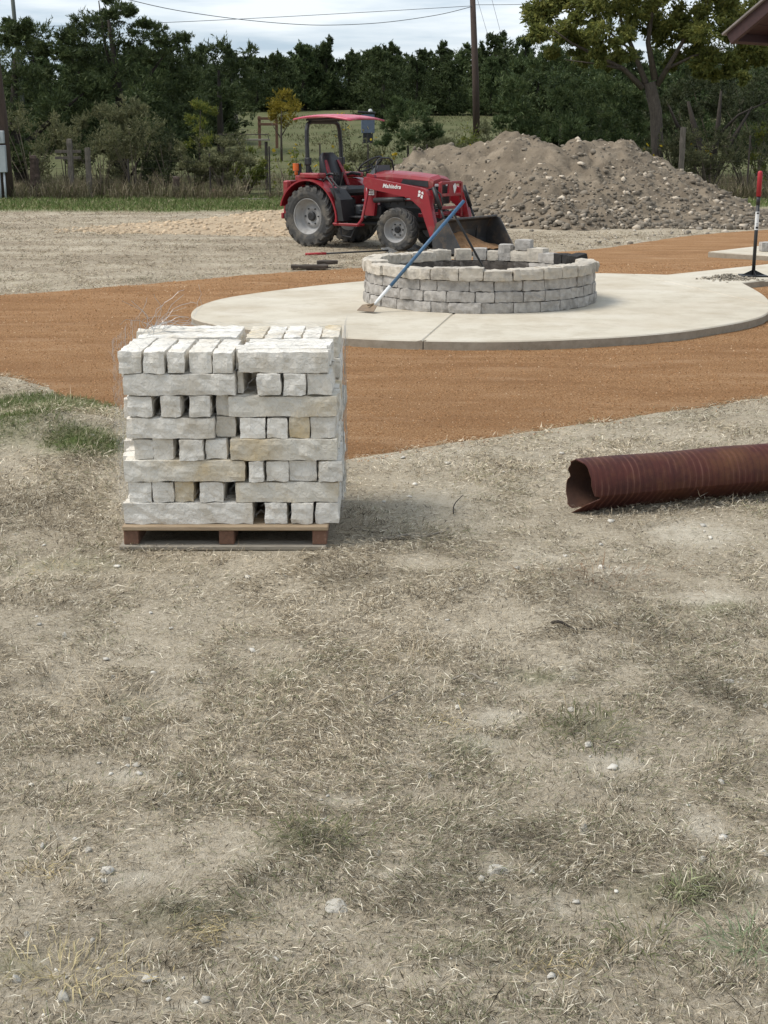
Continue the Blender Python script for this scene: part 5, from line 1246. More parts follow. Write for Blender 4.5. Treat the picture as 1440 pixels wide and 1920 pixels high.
# the big tree at right
b8 = at_base(1230, 47)
def LP(u, v, y=47): p = D(u, v, y); return (p[0] - b8[0], y - b8[1], p[2] - b8[2])
O8 = [(1000, 30, 34), (1030, 10, 44), (1010, 70, 30), (1050, 60, 40), (1080, 20, 46), (1040, 100, 22), (1090, 80, 34), (1120, 50, 44), (1130, 0, 50), (1180, 30, 46), (1170, 80, 36), (1220, 10, 50), (1240, 60, 44), (1280, 30, 50), (1290, 85, 40), (1330, 50, 46), (1340, 105, 34), (1370, 70, 36), (1360, 130, 24), (1310, 125, 26), (1270, 110, 24), (1390, 110, 28), (1410, 80, 26), (1150, 110, 22), (1120, 105, 18), (1330, 10, 50), (1390, 20, 44), (1430, 50, 40), (1100, -40, 50), (1180, -50, 56), (1260, -50, 56), (1340, -45, 52), (1040, -30, 40), (1215, -110, 60), (1300, -110, 50), (1130, -105, 44), (1420, 100, 22), (1395, 145, 14), (1090, 115, 14), (1440, -20, 44)]
LB = [([LP(1205, 165), LP(1170, 130, 46.8), (LP(1120, 105, 46.5)), LP(1070, 80, 46.3), LP(1030, 50, 46)], [.15, .11, .08, .05, .02]), ([LP(1212, 160), LP(1190, 100, 47.3), LP(1165, 40, 47.6), LP(1150, -40, 48)], [.15, .1, .07, .03]),
      ([LP(1228, 150), LP(1215, 80, 47), LP(1225, 0, 47), LP(1225, -90, 47)], [.16, .11, .08, .03]), ([LP(1232, 160), LP(1262, 110, 46.7), LP(1290, 60, 46.5), LP(1330, 0, 46)], [.14, .1, .07, .02]), ([LP(1248, 130, 46.8), LP(1300, 105, 46.5), LP(1360, 90, 46.2)], [.08, .05, .02]),
      ([LP(1170, 130, 46.8), LP(1120, 120, 46.2), LP(1060, 112, 45.8)], [.07, .04, .015]), ([LP(1190, 100, 47.3), LP(1130, 50, 47), LP(1090, 0, 46.8)], [.06, .04, .02])]
tree('elm_tree', b8, px_lobes(O8, 47, b8, 1.6, 9), 1250, .17, OAKL, BARK, ([LP(1234, 372), LP(1232, 320), LP(1232, 260), LP(1230, 210), LP(1218, 155)], [.25, .22, .205, .20, .20]), [(p_, [q_ * .72 for q_ in r_]) for p_, r_ in LB], 'large broad tree with yellowing leaves and grey forked trunk', 'tree', None, 29, -.3, .5, .25)
# dark multi-stemmed tree behind it at right
b9 = at_base(1330, 52)
def LQ(u, v, y=52): p = D(u, v, y); return (p[0] - b9[0], y - b9[1], p[2] - b9[2])
O9 = [(1280, 160, 34), (1330, 165, 36), (1380, 160, 38), (1430, 170, 40), (1300, 200, 28), (1350, 200, 30), (1410, 215, 36), (1450, 240, 36), (1260, 190, 22), (1480, 200, 50), (1240, 200, 24), (1440, 120, 50), (1360, 110, 44), (1420, 255, 24), (1250, 240, 24), (1270, 280, 24), (1300, 300, 26), (1390, 290, 26), (1440, 300, 30), (1490, 280, 40), (1340, 250, 20)]
tree('live_oak_tree', b9, px_lobes(O9, 53, b9, 1.2, 10), 420, .2, DARKL, BARKD, ([LQ(1330, 370), LQ(1325, 310), LQ(1305, 250), LQ(1290, 190)], [.22, .18, .13, .05]), [([LQ(1330, 330), LQ(1345, 250), LQ(1352, 170)], [.15, .1, .04]), ([LQ(1335, 340), LQ(1375, 260), LQ(1410, 200)], [.13, .09, .03]), ([LQ(1320, 290), LQ(1270, 235), LQ(1250, 190)], [.1, .07, .03]), ([LQ(1350, 250), LQ(1385, 215), LQ(1440, 190)], [.06, .04, .02])], 'dark multi stemmed oak behind the big yellowing tree', 'tree', None, 30)
# shrubs along the fence
def shrub(u, v, wpx, hpx, y, lm, label, seed, per=110, size=.13, up=.4, flat=.35, twig=True, name='shrub'):
    p = D(u, v, y); base = (p[0], y, float(tz(p[0], y))); r = random.Random(seed); w = wpx / F * y; h = hpx / F * y
    lb_ = [(r.uniform(-.5, .5) * w, r.uniform(-.35, .35) * w, h * r.uniform(.3, .95), w * r.uniform(.12, .24), w * r.uniform(.12, .24), h * r.uniform(.12, .24)) for _ in range(11)]
    limbs = [([(0, 0, -.05), (l[0] * .5, l[1] * .5, l[2] * .55), (l[0] * 1.05, l[1], l[2] * 1.05)], [.02, .013, .004]) for l in lb_] if twig else None
    return tree(name, base, lb_, per, size, lm, TWIGM, ([(0, 0, -.1), (0, 0, h * .5)], [.03, .012]), limbs, label, 'shrub', 'scrub along the fence', seed, up, flat, .2)
for i, a in enumerate([
     (60, 350, 110, 160, 46.2, SCRUB, 'pale leaved scrub beside the meter pole'), (125, 350, 80, 130, 46.6, SCRUB, 'thin scrub behind the grey wooden posts'), (190, 345, 90, 110, 46.4, SCRUB, 'low olive scrub below the feathery juniper'),
     (255, 350, 110, 130, 46.2, SCRUB, 'grey green scrub below the tallest cedar'), (315, 350, 90, 120, 46.3, DARKL, 'dark twiggy scrub left of the light sapling'), (365, 345, 70, 90, 46.0, SCRUB, 'leafy scrub at the foot of the light sapling'),
     (425, 345, 90, 110, 46.5, SCRUB, 'sparse scrub in front of the grey flat table'), (465, 320, 60, 80, 48, LIGHTL, 'light green scrub right of the grey flat table'), (690, 300, 70, 70, 49, SCRUB, 'brown green scrub behind the tractor steering wheel'), (735, 300, 80, 40, 47, LIGHTL, 'low bright green weeds left of the mound'),
     (860, 270, 110, 80, 52, SCRUB, 'yellow green brush between round juniper and utility pole'), (900, 260, 70, 70, 54, SCRUB, 'grey brush at the foot of the utility pole'), (640, 300, 60, 70, 48, LIGHTL, 'weedy scrub seen through the roll bar'),
     (1160, 270, 80, 40, 46, LIGHTL, 'light weeds on the far side of the mound top'), (1190, 320, 60, 80, 46.3, SCRUB, 'scrub left of the big grey trunk'), (1270, 350, 70, 110, 46.3, SCRUB, 'scrub right of the big grey trunk'), (1330, 355, 120, 120, 46.0, SCRUB, 'wide scrub in front of the dark oak'), (1400, 355, 110, 130, 46.4, SCRUB, 'scrub by the right hand steel fence post'), (1165, 330, 90, 130, 54, DARKL, 'dark scrub under the juniper left of the grey trunk'), (1265, 340, 110, 150, 55, DARKL, 'dark thicket right of the grey trunk'), (1340, 345, 120, 170, 56, DARKL, 'dark thicket between the stems of the oak'), (1420, 345, 130, 170, 55.5, DARKL, 'dark thicket at the right behind the steel post'), (850, 290, 130, 90, 49, SCRUB, 'olive brush between round juniper and the dirt mound'), (905, 275, 110, 100, 50, LIGHTL, 'yellow green brush above the left shoulder of the mound'), (420, 345, 100, 80, 45.8, SCRUB, 'grey scrub at the fence below the light sapling'), (870, 215, 120, 60, 60, SCRUB, 'olive brush in the field left of the utility pole'), (945, 230, 90, 80, 58, SCRUB, 'olive brush in the field right of the utility pole'), (1460, 355, 100, 140, 46.1, LIGHTL, 'scrub at the far right edge of the view')]):
    shrub(*a, 400 + i)
_pv = [(0, 0, .015)] + [(.075 * (1 if k % 2 else .45) * math.cos(k * math.pi / 8), .075 * (1 if k % 2 else .45) * math.sin(k * math.pi / 8), .012 * (k % 2)) for k in range(16)]
PETAL = mesh_np('flower_head', _pv, [(0, k + 1, (k + 1) % 16 + 1) for k in range(16)], {'tint': [.5] * 17}); PETAL.materials.append(FLOWER)
# sunflower-like weeds with yellow heads
for i, (u, v, h_, y, lab) in enumerate([(672, 300, 84, 50, 'yellow flowered weeds just right of the roll bar'), (560, 330, 70, 47, 'yellow flowered weeds left of the roll bar'), (728, 240, 60, 50, 'tall yellow flowered weeds at the round juniper'), (905, 270, 62, 52, 'yellow flowered weeds under the utility pole'), (640, 235, 52, 66, 'yellow flowered weeds far off above the canopy'), (1215, 310, 84, 46.2, 'yellow flowered weeds beside the big grey trunk'), (1305, 300, 74, 46.6, 'yellow flowered weeds in front of the dark oak'), (855, 240, 50, 53, 'yellow flowered weeds left of the utility pole')]):
    p = D(u, v, y); e = empty('flowering_weed', (p[0], y, float(tz(p[0], y)))); tag(e, lab, 'wildflower', 'yellow flowered weeds'); h = h_ / F * y * 1.25; r_ = np.random.RandomState(i)
    mb = MB(); tips = []
    for k in range(9):
        tx, ty = r_.normal(0, .35), r_.normal(0, .25); hh = h * r_.uniform(.6, 1.05); mb.tube([(tx * .4, ty * .4, -.05), (tx * .7, ty * .7, hh * .5), (tx, ty, hh)], [.014, .011, .006], 4); tips.append((tx, ty, hh))
    mb.build('stem', TWIGM, e)
    P = np.vstack([np.array(tp_) * [1, 1, .15 + .8 * f_] for tp_ in tips for f_ in r_.rand(26)]) + r_.normal(0, .07, (234, 3)); V, Fq, t_ = leaves(P, r_.normal(0, 1, P.shape), .15, i, .1, .4); link('leaves', mesh_np('leaves', V, Fq, {'tint': t_}), LIGHTL if i % 2 else SCRUB, e)
    for tp_ in tips:
        fo_ = bpy.data.objects.new('flower_head', PETAL); COL.objects.link(fo_); fo_.parent = e; fo_.location = tp_; fo_.rotation_euler = tuple(r_.uniform(-1.3, 1.3, 3)); fo_.scale = (r_.uniform(.7, 1.3),) * 3

# ---------------------------------------------------------------- fences, poles and wires
fe_px = [(165, 345, 'w'), (132, 352, 'w'), (240, 352, 't'), (328, 362, 'w'), (393, 362, 't'), (505, 340, 't'), (600, 330, 't'), (690, 330, 't'), (800, 330, 't'), (1278, 352, 'w'), (1404, 352, 't'), (1500, 355, 't')]
FY = 45.2
fen = empty('wire_fence', (0, FY, 0.03)); tag(fen, 'old field fence of steel and wood posts strung with wire', 'fence')
tops_ = {165: 278, 132: 262, 240: 300, 328: 332, 393: 290, 505: 276, 600: 272, 690: 272, 800: 272, 1278: 240, 1404: 256, 1500: 260}
for (u, v, k) in fe_px:
    x = D(u, 300, FY)[0]; zt = D(u, tops_[u], FY)[2]
    if k == 'w': link('wooden_post', rough_block(.17, .17, zt + .1, u, .02, .03, .08, 0, 14, 'wooden_post'), POSTWOOD, fen).location = (x, 0, -.1)
    else: MB().box((x, 0, zt / 2 - .05), (.05, .05, zt + .1), .004).box((x, -.02, zt / 2), (.02, .06, zt), .002).build('steel_post', TPOST, fen)
wr = [(D(-60, 300, FY)[0], D(700, 300, FY)[0]), (D(700, 300, FY)[0], D(1600, 300, FY)[0])]
for hz in (.15, .32, .50, .70, .92, 1.15):
    mb = MB(); mb.tube([(x, 0.03 * math.sin(x), hz - .03 * math.sin(x * 1.3) ** 2) for x in np.linspace(D(-80, 300, FY)[0], D(1600, 300, FY)[0], 40)], .0045, 4); mb.build('wire', TPOST, fen)
for (u, v, tp_, lean, lab) in [(62, 352, 275, .05, 'thick dark rotting wooden post near the meter pole'), (73, 352, 280, -.06, 'second dark rotting post leaning against the thick one'), (332, 372, 333, .0, 'short dark stub of a post at the lawn edge')]:
    p = D(u, v, 45.0); h = (v - tp_) / F * 45; o = link('old_post', rough_block(.2, .2, h + .1, u, .03, .04, .08, 0, 14, 'old_post'), POLEWOOD); o.location = (p[0], 45.0, -.08); o.rotation_euler = (0, lean, 0); tag(o, lab, 'post')
# rail between two grey posts
rl = empty('rail_gate', (D(100, 300, 45.6)[0], 45.6, 0.05)); tag(rl, 'grey weathered plank rails hung between fence posts at left', 'rails')
for v in (284, 296): 
    z_ = D(130, v, 45.6)[2]; x0, x1 = D(103, v, 45.6)[0], D(152, v, 45.6)[0]; MB().box(((x0 + x1) / 2 - rl.location.x, 0, z_ - .05), (x1 - x0, .04, .09), .004).build('rail', POSTWOOD, rl)
# meter pole
mpx, mpy = D(8, 300, 44.3)[0], 44.3
mp_ = empty('utility_pole', (mpx - .02, mpy, 0.0)); tag(mp_, 'brown meter pole with grey electrical boxes at the left edge', 'utility pole')
MB().tube([(.04, .1, -.2), (0, .1, 2.5), (-.16, .1, 5.2), (-.34, .1, 9.2)], [.19, .175, .16, .13], 12).build('pole', POLEWOOD, mp_, True)
def mz_(v): return D(8, v, mpy)[2]
MB().box((-.05, -.14, (mz_(245) + mz_(269)) / 2), (.30, .17, mz_(245) - mz_(269)), .015).build('meter_box', BOXGREY, mp_)
MB().lathe([(.0, .10), (.06, .09), (.085, .05), (.09, 0)], 16, Matrix.Translation((-.10, -.226, (mz_(257)))) @ Matrix.Rotation(math.pi / 2, 4, 'X')).build('meter', pm('meter_glass', (.45, .48, .5), None, 5, .15), mp_, True)
MB().box((-.06, -.14, (mz_(272) + mz_(323)) / 2), (.36, .17, mz_(272) - mz_(323)), .015).build('breaker_box', BOXGREY, mp_)
MB().tube([(.02, -.14, mz_(323)), (.03, -.14, -.1)], .035, 8).tube([(-.14, -.14, mz_(323)), (-.15, -.14, -.1)], .05, 8).build('conduit', BOXGREY, mp_, True)
MB().tube([(-.12, -.1, mz_(245)), (-.22, -.05, 6.5)], .03, 8).build('riser', BOXGREY, mp_, True)
# far poles
pa = D(891, 185, 74); pz = float(tz(pa[0], 74))
ptop = D(884, -60, 74)
P1 = empty('utility_pole', (pa[0], 74, pz)); tag(P1, 'tall dark wooden utility pole rising from the treeline', 'utility pole')
MB().tube([(.12, 0, -.3), (0, 0, 3), (ptop[0] - pa[0], 0, ptop[2] - pz)], [.19, .175, .13], 12).build('pole', POLEWOOD, P1, True)
MB().box((ptop[0] - pa[0], -.2, ptop[2] - pz - .3), (1.6, .1, .12), .01).build('cross_arm', POLEWOOD, P1)
pb = D(29, 55, 66); P2 = empty('utility_pole', (pb[0], 66, float(tz(pb[0], 66)))); tag(P2, 'thin grey green pole sticking up above the left cedar', 'utility pole')
pt = D(20, -40, 66); MB().tube([(.2, 0, -.3), (0, 0, pb[2] - P2.location.z), (pt[0] - pb[0], 0, pt[2] - P2.location.z)], [.11, .095, .085], 10).build('pole', pm('grey_green_pole', (.09, .10, .085), None, 6, .8), P2, True)
def cable(pts, lab, r=.014):
    P = smoothline([D(*p) for p in pts], 10, False); o = MB().tube(P, r, 5).build('power_line', CABLE, None, True); tag(o, lab, 'cable', 'overhead cables')
cable([(180, -18, 60), (244, 0, 62), (330, 19, 64), (440, 35, 66), (540, 44.5, 69), (620, 47, 71), (720, 42, 72.5), (820, 28, 73.5), (886, 12, 73.8)], 'overhead cable sagging from the upper left to the tall pole', .016)
cable([(-40, 51, 66), (60, 50, 67), (300, 42.5, 69), (500, 33, 71), (700, 22, 72.5), (886, 11, 73.9)], 'nearly straight overhead cable running from left to the tall pole', .013)
cable([(886, 9, 74), (960, 8.5, 75), (1060, 6, 76), (1300, -4, 80)], 'overhead cable running right from the tall pole into the tree', .013)
cable([(895, -2, 73.8), (917, 74, 73)], 'thin guy wire close beside the tall pole', .009)
cable([(922, -2, 74.5), (940, 66, 74.2)], 'thin guy wire farther right of the tall pole', .009)

# ---------------------------------------------------------------- things in the field
def fld(u, v, y): p = D(u, v, y); return Vector((p[0], y, float(tz(p[0], y))))
sfp = fld(500, 238, 68); k_ = 68 / F
fr = empty('timber_frame', sfp); tag(fr, 'reddish brown timber frame standing in the field', 'timber frame')
for xo, h in ((-13 * k_, 56 * k_), (18 * k_, 50 * k_)): MB().box((xo, 0, h / 2), (.13, .13, h), .01).build('post', WOODR, fr)
for h in (52 * k_, 42 * k_): MB().box((2 * k_, -.08, h), (36 * k_, .04, .12), .005).build('beam', WOODR, fr)
tb_ = fld(450, 290, 50); k_ = 50 / F
tt = empty('outdoor_table', tb_); tag(tt, 'long low grey table frame standing by the fence', 'table'); zt = D(450, 262, 50)[2] - tb_.z
MB().box((.15, 0, zt), (92 * k_, .7, .06), .01).build('table_top', WOODG, tt)
for xo in (-40 * k_, 40 * k_):
    for yo in (-.28, .28): MB().box((xo + .15, yo, zt / 2 - .03), (.06, .06, zt - .06), .005).build('leg', TPOST, tt)
MB().tube([(.15 - 44 * k_, -.36, zt + .05), (.15 - 44 * k_, -.36, zt + .18), (.15 + 46 * k_, -.36, zt + .18), (.15 + 46 * k_, -.36, zt + .03)], .018, 6).build('rail', TPOST, tt)
bb = fld(690, 260, 60); k_ = 60 / F; zb_ = D(690, 250, 60)[2] - bb.z
bx_ = empty('smoker_grill', bb); tag(bx_, 'grey blue metal cabinet with a lid far behind the canopy', 'cabinet')
MB().box((0, 0, zb_ + .38), (24 * k_, .45, .76), .02).build('cabinet', pm('blue_grey_enamel', (.12, .15, .20), (.09, .11, .15), 5, .5), bx_)
MB().box((0, 0, zb_ - .05), (18 * k_, .35, .7), .02).build('base', BLACK, bx_)
MB().box((-.05, 0, zb_ + .84), (.75, .5, .08), .02, (0, .06, 0)).build('lid', BLACK, bx_); MB().lathe([(.0, .10), (.07, .08), (.09, 0)], 10, Matrix.Translation((.1, 0, zb_ + .88))).build('cap', WHITE, bx_)
for (u, v, w, lab) in [(437, 228, 18, 'grey stump at the edge of the treeline'), (352, 240, 22, 'dark log lying in the field left of the timber frame')]:
    p = fld(u, v, 80); o = link('stump', rough_block(w / F * 80, .5, .9, u, .06, .1, .15, 0, 10, 'stump'), POSTWOOD); o.location = p + Vector((0, 0, -.05)); tag(o, lab, 'stump')
for (u, y, w, lab) in [(262, 45.1, 0, ''), ]: pass
p = fld(705, 330, 47); st_ = MB().box((0, 0, .55), (.07, .03, 1.2), .004, (0, .05, 0)).build('survey_stake', WOOD); st_.location = p; tag(st_, 'bare wooden stake standing behind the steering wheel', 'stake')
p = G(476, 377); o = link('pale_board', rough_block(.85, .14, .05, 5, .006, .008, .05, 0, 14, 'pale_board'), WOODG); o.location = (p[0], p[1], .03); tag(o, 'pale board lying on the green grass near the fence', 'board')
p = fld(398, 366, 44.9); o = MB().tube([(0, 0, -.05), (0, 0, .30)], .006, 5).build('marker_flag', TPOST); fl2 = MB().box((.06, 0, .26), (.12, .005, .10)).build('flag', pm('pink_plastic', (.6, .16, .22), None, 5, .6), o); o.location = p; tag(o, 'small pink marker flag at the foot of the fence', 'flag')

# ---------------------------------------------------------------- roof corner of a shelter at the right
C0 = Vector(D(1361, 62, 14.0)); eh = Vector((.8, .6, 0)); rh = Vector((.6, -.8, 0)); pit_ = .62
rv = (rh + Vector((0, 0, pit_))).normalized(); nrm = rv.cross(eh).normalized()
if nrm.z < 0: nrm = -nrm
M_ = Matrix((( rv.x, eh.x, nrm.x, C0.x), (rv.y, eh.y, nrm.y, C0.y), (rv.z, eh.z, nrm.z, C0.z), (0, 0, 0, 1)))
shl = empty('shelter', (C0.x + 1.6, C0.y - .4, 0)); tag(shl, 'dark maroon gabled roof corner jutting in at the upper right', 'shelter')
inv = Matrix.Translation(-shl.location) @ M_
def rbox(name, a, b_, mat): 
    mb = MB(); mb.box(((a[0] + b_[0]) / 2, (a[1] + b_[1]) / 2, (a[2] + b_[2]) / 2), (b_[0] - a[0], b_[1] - a[1], b_[2] - a[2]), .004); mb.V = [tuple(inv @ Vector(v)) for v in mb.V]; return mb.build(name, mat, shl)
rbox('barge_board', (0, 0, -.125), (4.0, .045, -.012), FASCIA)
rbox('roof_sheet', (-.03, -.03, -.01), (4.0, 4.0, .012), SHINGLE)
rbox('eave_board', (0, .048, -.12), (.045, 4.0, -.012), FASCIA)
for k in range(26): rbox('soffit_board', (.048 + k * .15, .05, -.034), (.048 + k * .15 + .145, 3.98, -.014), FASCIA)
for k in range(5): rbox('rafter', (.05, .55 + k * .75, -.15), (3.9, .60 + k * .75, -.036), FASCIA)
MB().box((1.3, .5, 1.55), (.16, .16, 3.1), .01).build('post', FASCIA, shl)

# ---------------------------------------------------------------- grass
def blades(x, y, z, L_, w, az, tilt, curl, seed):
    n = len(x); ca, sa = np.cos(az), np.sin(az)
    d = np.stack([ca, sa, np.zeros(n)], 1); s_ = np.stack([-sa, ca, np.zeros(n)], 1) * (w / 2)[:, None]
    p0 = np.stack([x, y, z], 1)
    ct, st_ = np.cos(tilt), np.sin(tilt); up = np.array([0, 0, 1.0])
    m = p0 + d * (ct * L_ * .5)[:, None] + up * (st_ * L_ * .5)[:, None]
    t2 = tilt - curl; e = m + d * (np.cos(t2) * L_ * .5)[:, None] + up * (np.sin(t2) * L_ * .5)[:, None]
    rl_ = np.random.RandomState(seed).uniform(-.8, .8, n)
    s_[:, 2] = rl_ * w / 2
    V = np.stack([p0, m + s_, e, m - s_], 1).reshape(-1, 3)
    Fq = np.arange(n * 4).reshape(n, 4)
    return V, Fq
def pick(r, n, table):
    w = np.array([t_[0] for t_ in table]); c = np.array([t_[1] for t_ in table]); k = r.choice(len(table), n, p=w / w.sum()); return c[k]
r = np.random.RandomState(11)
STRAW = attr_mat('dry_straw', .9, 'col', .15)
N_ = 3600000
yy = 2.45 + (38.0 - 2.45) * r.rand(N_) ** 1.9
xx = r.uniform(-1, 1, N_) * (0.30 * yy + 0.55)
pdf = (yy - 2.45 + .02) ** (1 / 1.9 - 1) / (0.30 * yy + .55)
rho = np.minimum(1, (5.0 / yy) ** 1.9)
w0 = rho / pdf; w0 /= np.percentile(w0, 98)
k = (r.rand(N_) < w0) & (on_path(xx, yy) > -.015) & ~((xx > -1.30) & (xx < -.25) & (yy > 6.45) & (yy < 7.47)) & (np.hypot(xx - 1.06, yy - 16.2) > 3.4) & ~((xx > -.8) & (yy > 29.5))
x, y = xx[k], yy[k]
bare = feats(x, y, BARE); dark = feats(x, y, DARK); grn = feats(x, y, GREEN); yel = feats(x, y, YELLOW)
cl = fbm(x, y, .38, 31, 3); cl2 = fbm(x, y, .11, 33, 2)
cov = np.clip(.60 + 2.9 * (cl - .44), .24, 1.25) * (.40 + .85 * sstep(.36, .58, cl2)) * (.72 + .45 * sstep(.35, .6, fbm(x, y * 2.2, 1.4, 93, 3))) * (1 - .85 * np.clip(bare * (0.6 + .8 * cl2), 0, 1)) * (1 + .7 * dark)
cov *= .66 + .34 * sstep(9, 4, y) - .34 * sstep(15, 22, y)
cov *= .80 + .5 * (vn(x, y, .05, 91) > .5); k = r.rand(len(x)) < cov
x, y, cl, cl2, bare, dark, grn, yel = [q_[k] for q_ in (x, y, cl, cl2, bare, dark, grn, yel)]
if len(x) > 450000: s_ = r.choice(len(x), 450000, False); x, y, cl, cl2, bare, dark, grn, yel = [q_[s_] for q_ in (x, y, cl, cl2, bare, dark, grn, yel)]
n = len(x); lodw = np.maximum(1, y / 5.0)
Ln = (.014 + .042 * r.rand(n) ** 1.5) * lodw ** .42 * (1 + .35 * dark); Ln *= np.where(r.rand(n) < .03, 2.0, 1)
wd_ = (.0009 + .0020 * r.rand(n) ** 1.6) * lodw ** .75 * (1 + .25 * yel)
az = r.uniform(0, 6.283, n) * .55 + (fbm(x, y, .5, 35, 2) * 9.0)
tilt = np.abs(r.normal(.10, .22, n)) + np.maximum(dark, grn) * np.abs(r.normal(.12, .38, n)) + .12 * (cl2 > .55)
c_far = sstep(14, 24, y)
zb = ground_z(x, y) + (-.002 + .030 * r.rand(n) ** 1.6) * np.clip(cl * 2, .3, 1.3)
V, Fq = blades(x, y, zb, Ln, wd_, az, tilt, r.normal(.35, .5, n), 3)
c1 = pick(r, n, [(.26, (.56, .465, .325)), (.20, (.38, .315, .22)), (.17, (.19, .15, .10)), (.21, (.050, .039, .026)), (.16, (.86, .77, .60))])
c2 = pick(r, n, [(.4, (.23, .23, .125)), (.3, (.30, .285, .175)), (.2, (.14, .155, .075)), (.1, (.38, .35, .22))])
c3 = pick(r, n, [(.5, (.60, .47, .24)), (.5, (.48, .385, .20))])
gp_ = np.clip(.12 + grn * .75 + .55 * (fbm(x, y, .75, 37, 3) - .5), 0, .85); c = np.where((r.rand(n) < gp_)[:, None], c2, c1)
c = np.where((r.rand(n) < yel * .7)[:, None], c3, c)
brn = fbm(x, y, 1.3, 39, 3); c = c * (1 + .5 * (brn[:, None] - .5) * np.array([1.0, .9, .8]))
c = c * np.where(r.rand(n) < .5 * dark, .60, 1.0)[:, None]
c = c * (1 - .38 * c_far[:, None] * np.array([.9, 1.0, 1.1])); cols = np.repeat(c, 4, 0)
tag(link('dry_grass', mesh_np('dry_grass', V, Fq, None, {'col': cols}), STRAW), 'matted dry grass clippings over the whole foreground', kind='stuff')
# green grass strip in front of the fence and greener turf at the left
n = 60000; y = 36 + 10.5 * r.rand(n); x = r.uniform(-1, 1, n) * (.30 * y + 1); k = (green_zone(x, y) > r.rand(n) * .9 + .05) & ~((x > -.5) & (x < 9.5) & (y < 41)); x, y = x[k], y[k]; n = len(x)
V, Fq = blades(x, y, ground_z(x, y) - .01, r.uniform(.08, .20, n), r.uniform(.014, .026, n), r.uniform(0, 6.28, n), r.uniform(.7, 1.5, n), r.normal(.5, .3, n), 4)
c = pick(r, n, [(.40, (.095, .135, .04)), (.3, (.13, .16, .055)), (.18, (.20, .19, .09)), (.12, (.30, .27, .16))]); cols = np.repeat(c, 4, 0)
tag(link('green_grass', mesh_np('green_grass', V, Fq, None, {'col': cols}), STRAW), 'strip of green grass along the field fence', kind='stuff')
n = 60000; x = r.uniform(-3.4, -1.25, n); y = r.uniform(7.3, 11.2, n); g1 = feats(x, y, GREEN[:3]); k = (g1 * (.4 + .9 * fbm(x, y, .3, 44, 3)) > .16 + .45 * r.rand(n)) & (on_path(x, y) > 0); x, y = x[k], y[k]; n = len(x)
V, Fq = blades(x, y, ground_z(x, y) - .004, r.uniform(.03, .08, n), r.uniform(.003, .005, n), r.uniform(0, 6.28, n), r.uniform(.3, 1.3, n), r.normal(.5, .3, n), 6)
c = pick(r, n, [(.4, (.085, .125, .035)), (.3, (.12, .15, .05)), (.3, (.19, .18, .09))]); tag(link('green_turf', mesh_np('green_turf', V, Fq, None, {'col': np.repeat(c, 4, 0)}), STRAW), 'clumps of short green turf beside the gravel at left', kind='stuff')
# tall dead grass along the fence and in the field edge
n = 60000; y = 44.2 + 9 * r.rand(n) ** 1.6; x = r.uniform(-1, 1, n) * (.30 * y + 1); k = (fbm(x, y, 1.6, 47, 3) > .35 + .25 * r.rand(n)) & ~((x > -1.2) & (x < 9.4) & (y < 42)); x, y = x[k], y[k]; n = len(x)
hh = r.uniform(.2, .75, n) * (.25 + 1.5 * fbm(x, y, 1.7, 48, 3) ** 1.3)
V, Fq = blades(x, y, tz(x, y) - .02, hh, r.uniform(.010, .022, n), r.uniform(0, 6.28, n), r.uniform(1.0, 1.55, n), r.normal(.5, .4, n), 5)
c = pick(r, n, [(.34, (.22, .18, .115)), (.26, (.16, .135, .085)), (.2, (.13, .135, .06)), (.12, (.30, .25, .17)), (.08, (.09, .075, .05))]); cols = np.repeat(c, 4, 0)
tag(link('tall_grass', mesh_np('tall_grass', V, Fq, None, {'col': cols}), STRAW), 'tall dead grass and weeds along the field fence', kind='stuff')
n = 26000; y = 52 + 40 * r.rand(n) ** 1.2; x = r.uniform(-.16, .10, n) * y * 1.3; k = fbm(x, y, 3, 49, 3) > .5; x, y = x[k], y[k]; n = len(x)
V, Fq = blades(x, y, tz(x, y) - .02, r.uniform(.06, .22, n), r.uniform(.03, .05, n), r.uniform(0, 6.28, n), r.uniform(.9, 1.5, n), r.normal(.5, .4, n), 8)
c = pick(r, n, [(.4, (.085, .095, .04)), (.4, (.125, .122, .06)), (.2, (.17, .15, .085))]); tag(link('field_grass', mesh_np('field_grass', V, Fq, None, {'col': np.repeat(c, 4, 0)}), STRAW), 'olive pasture grass on the rising field', kind='stuff')

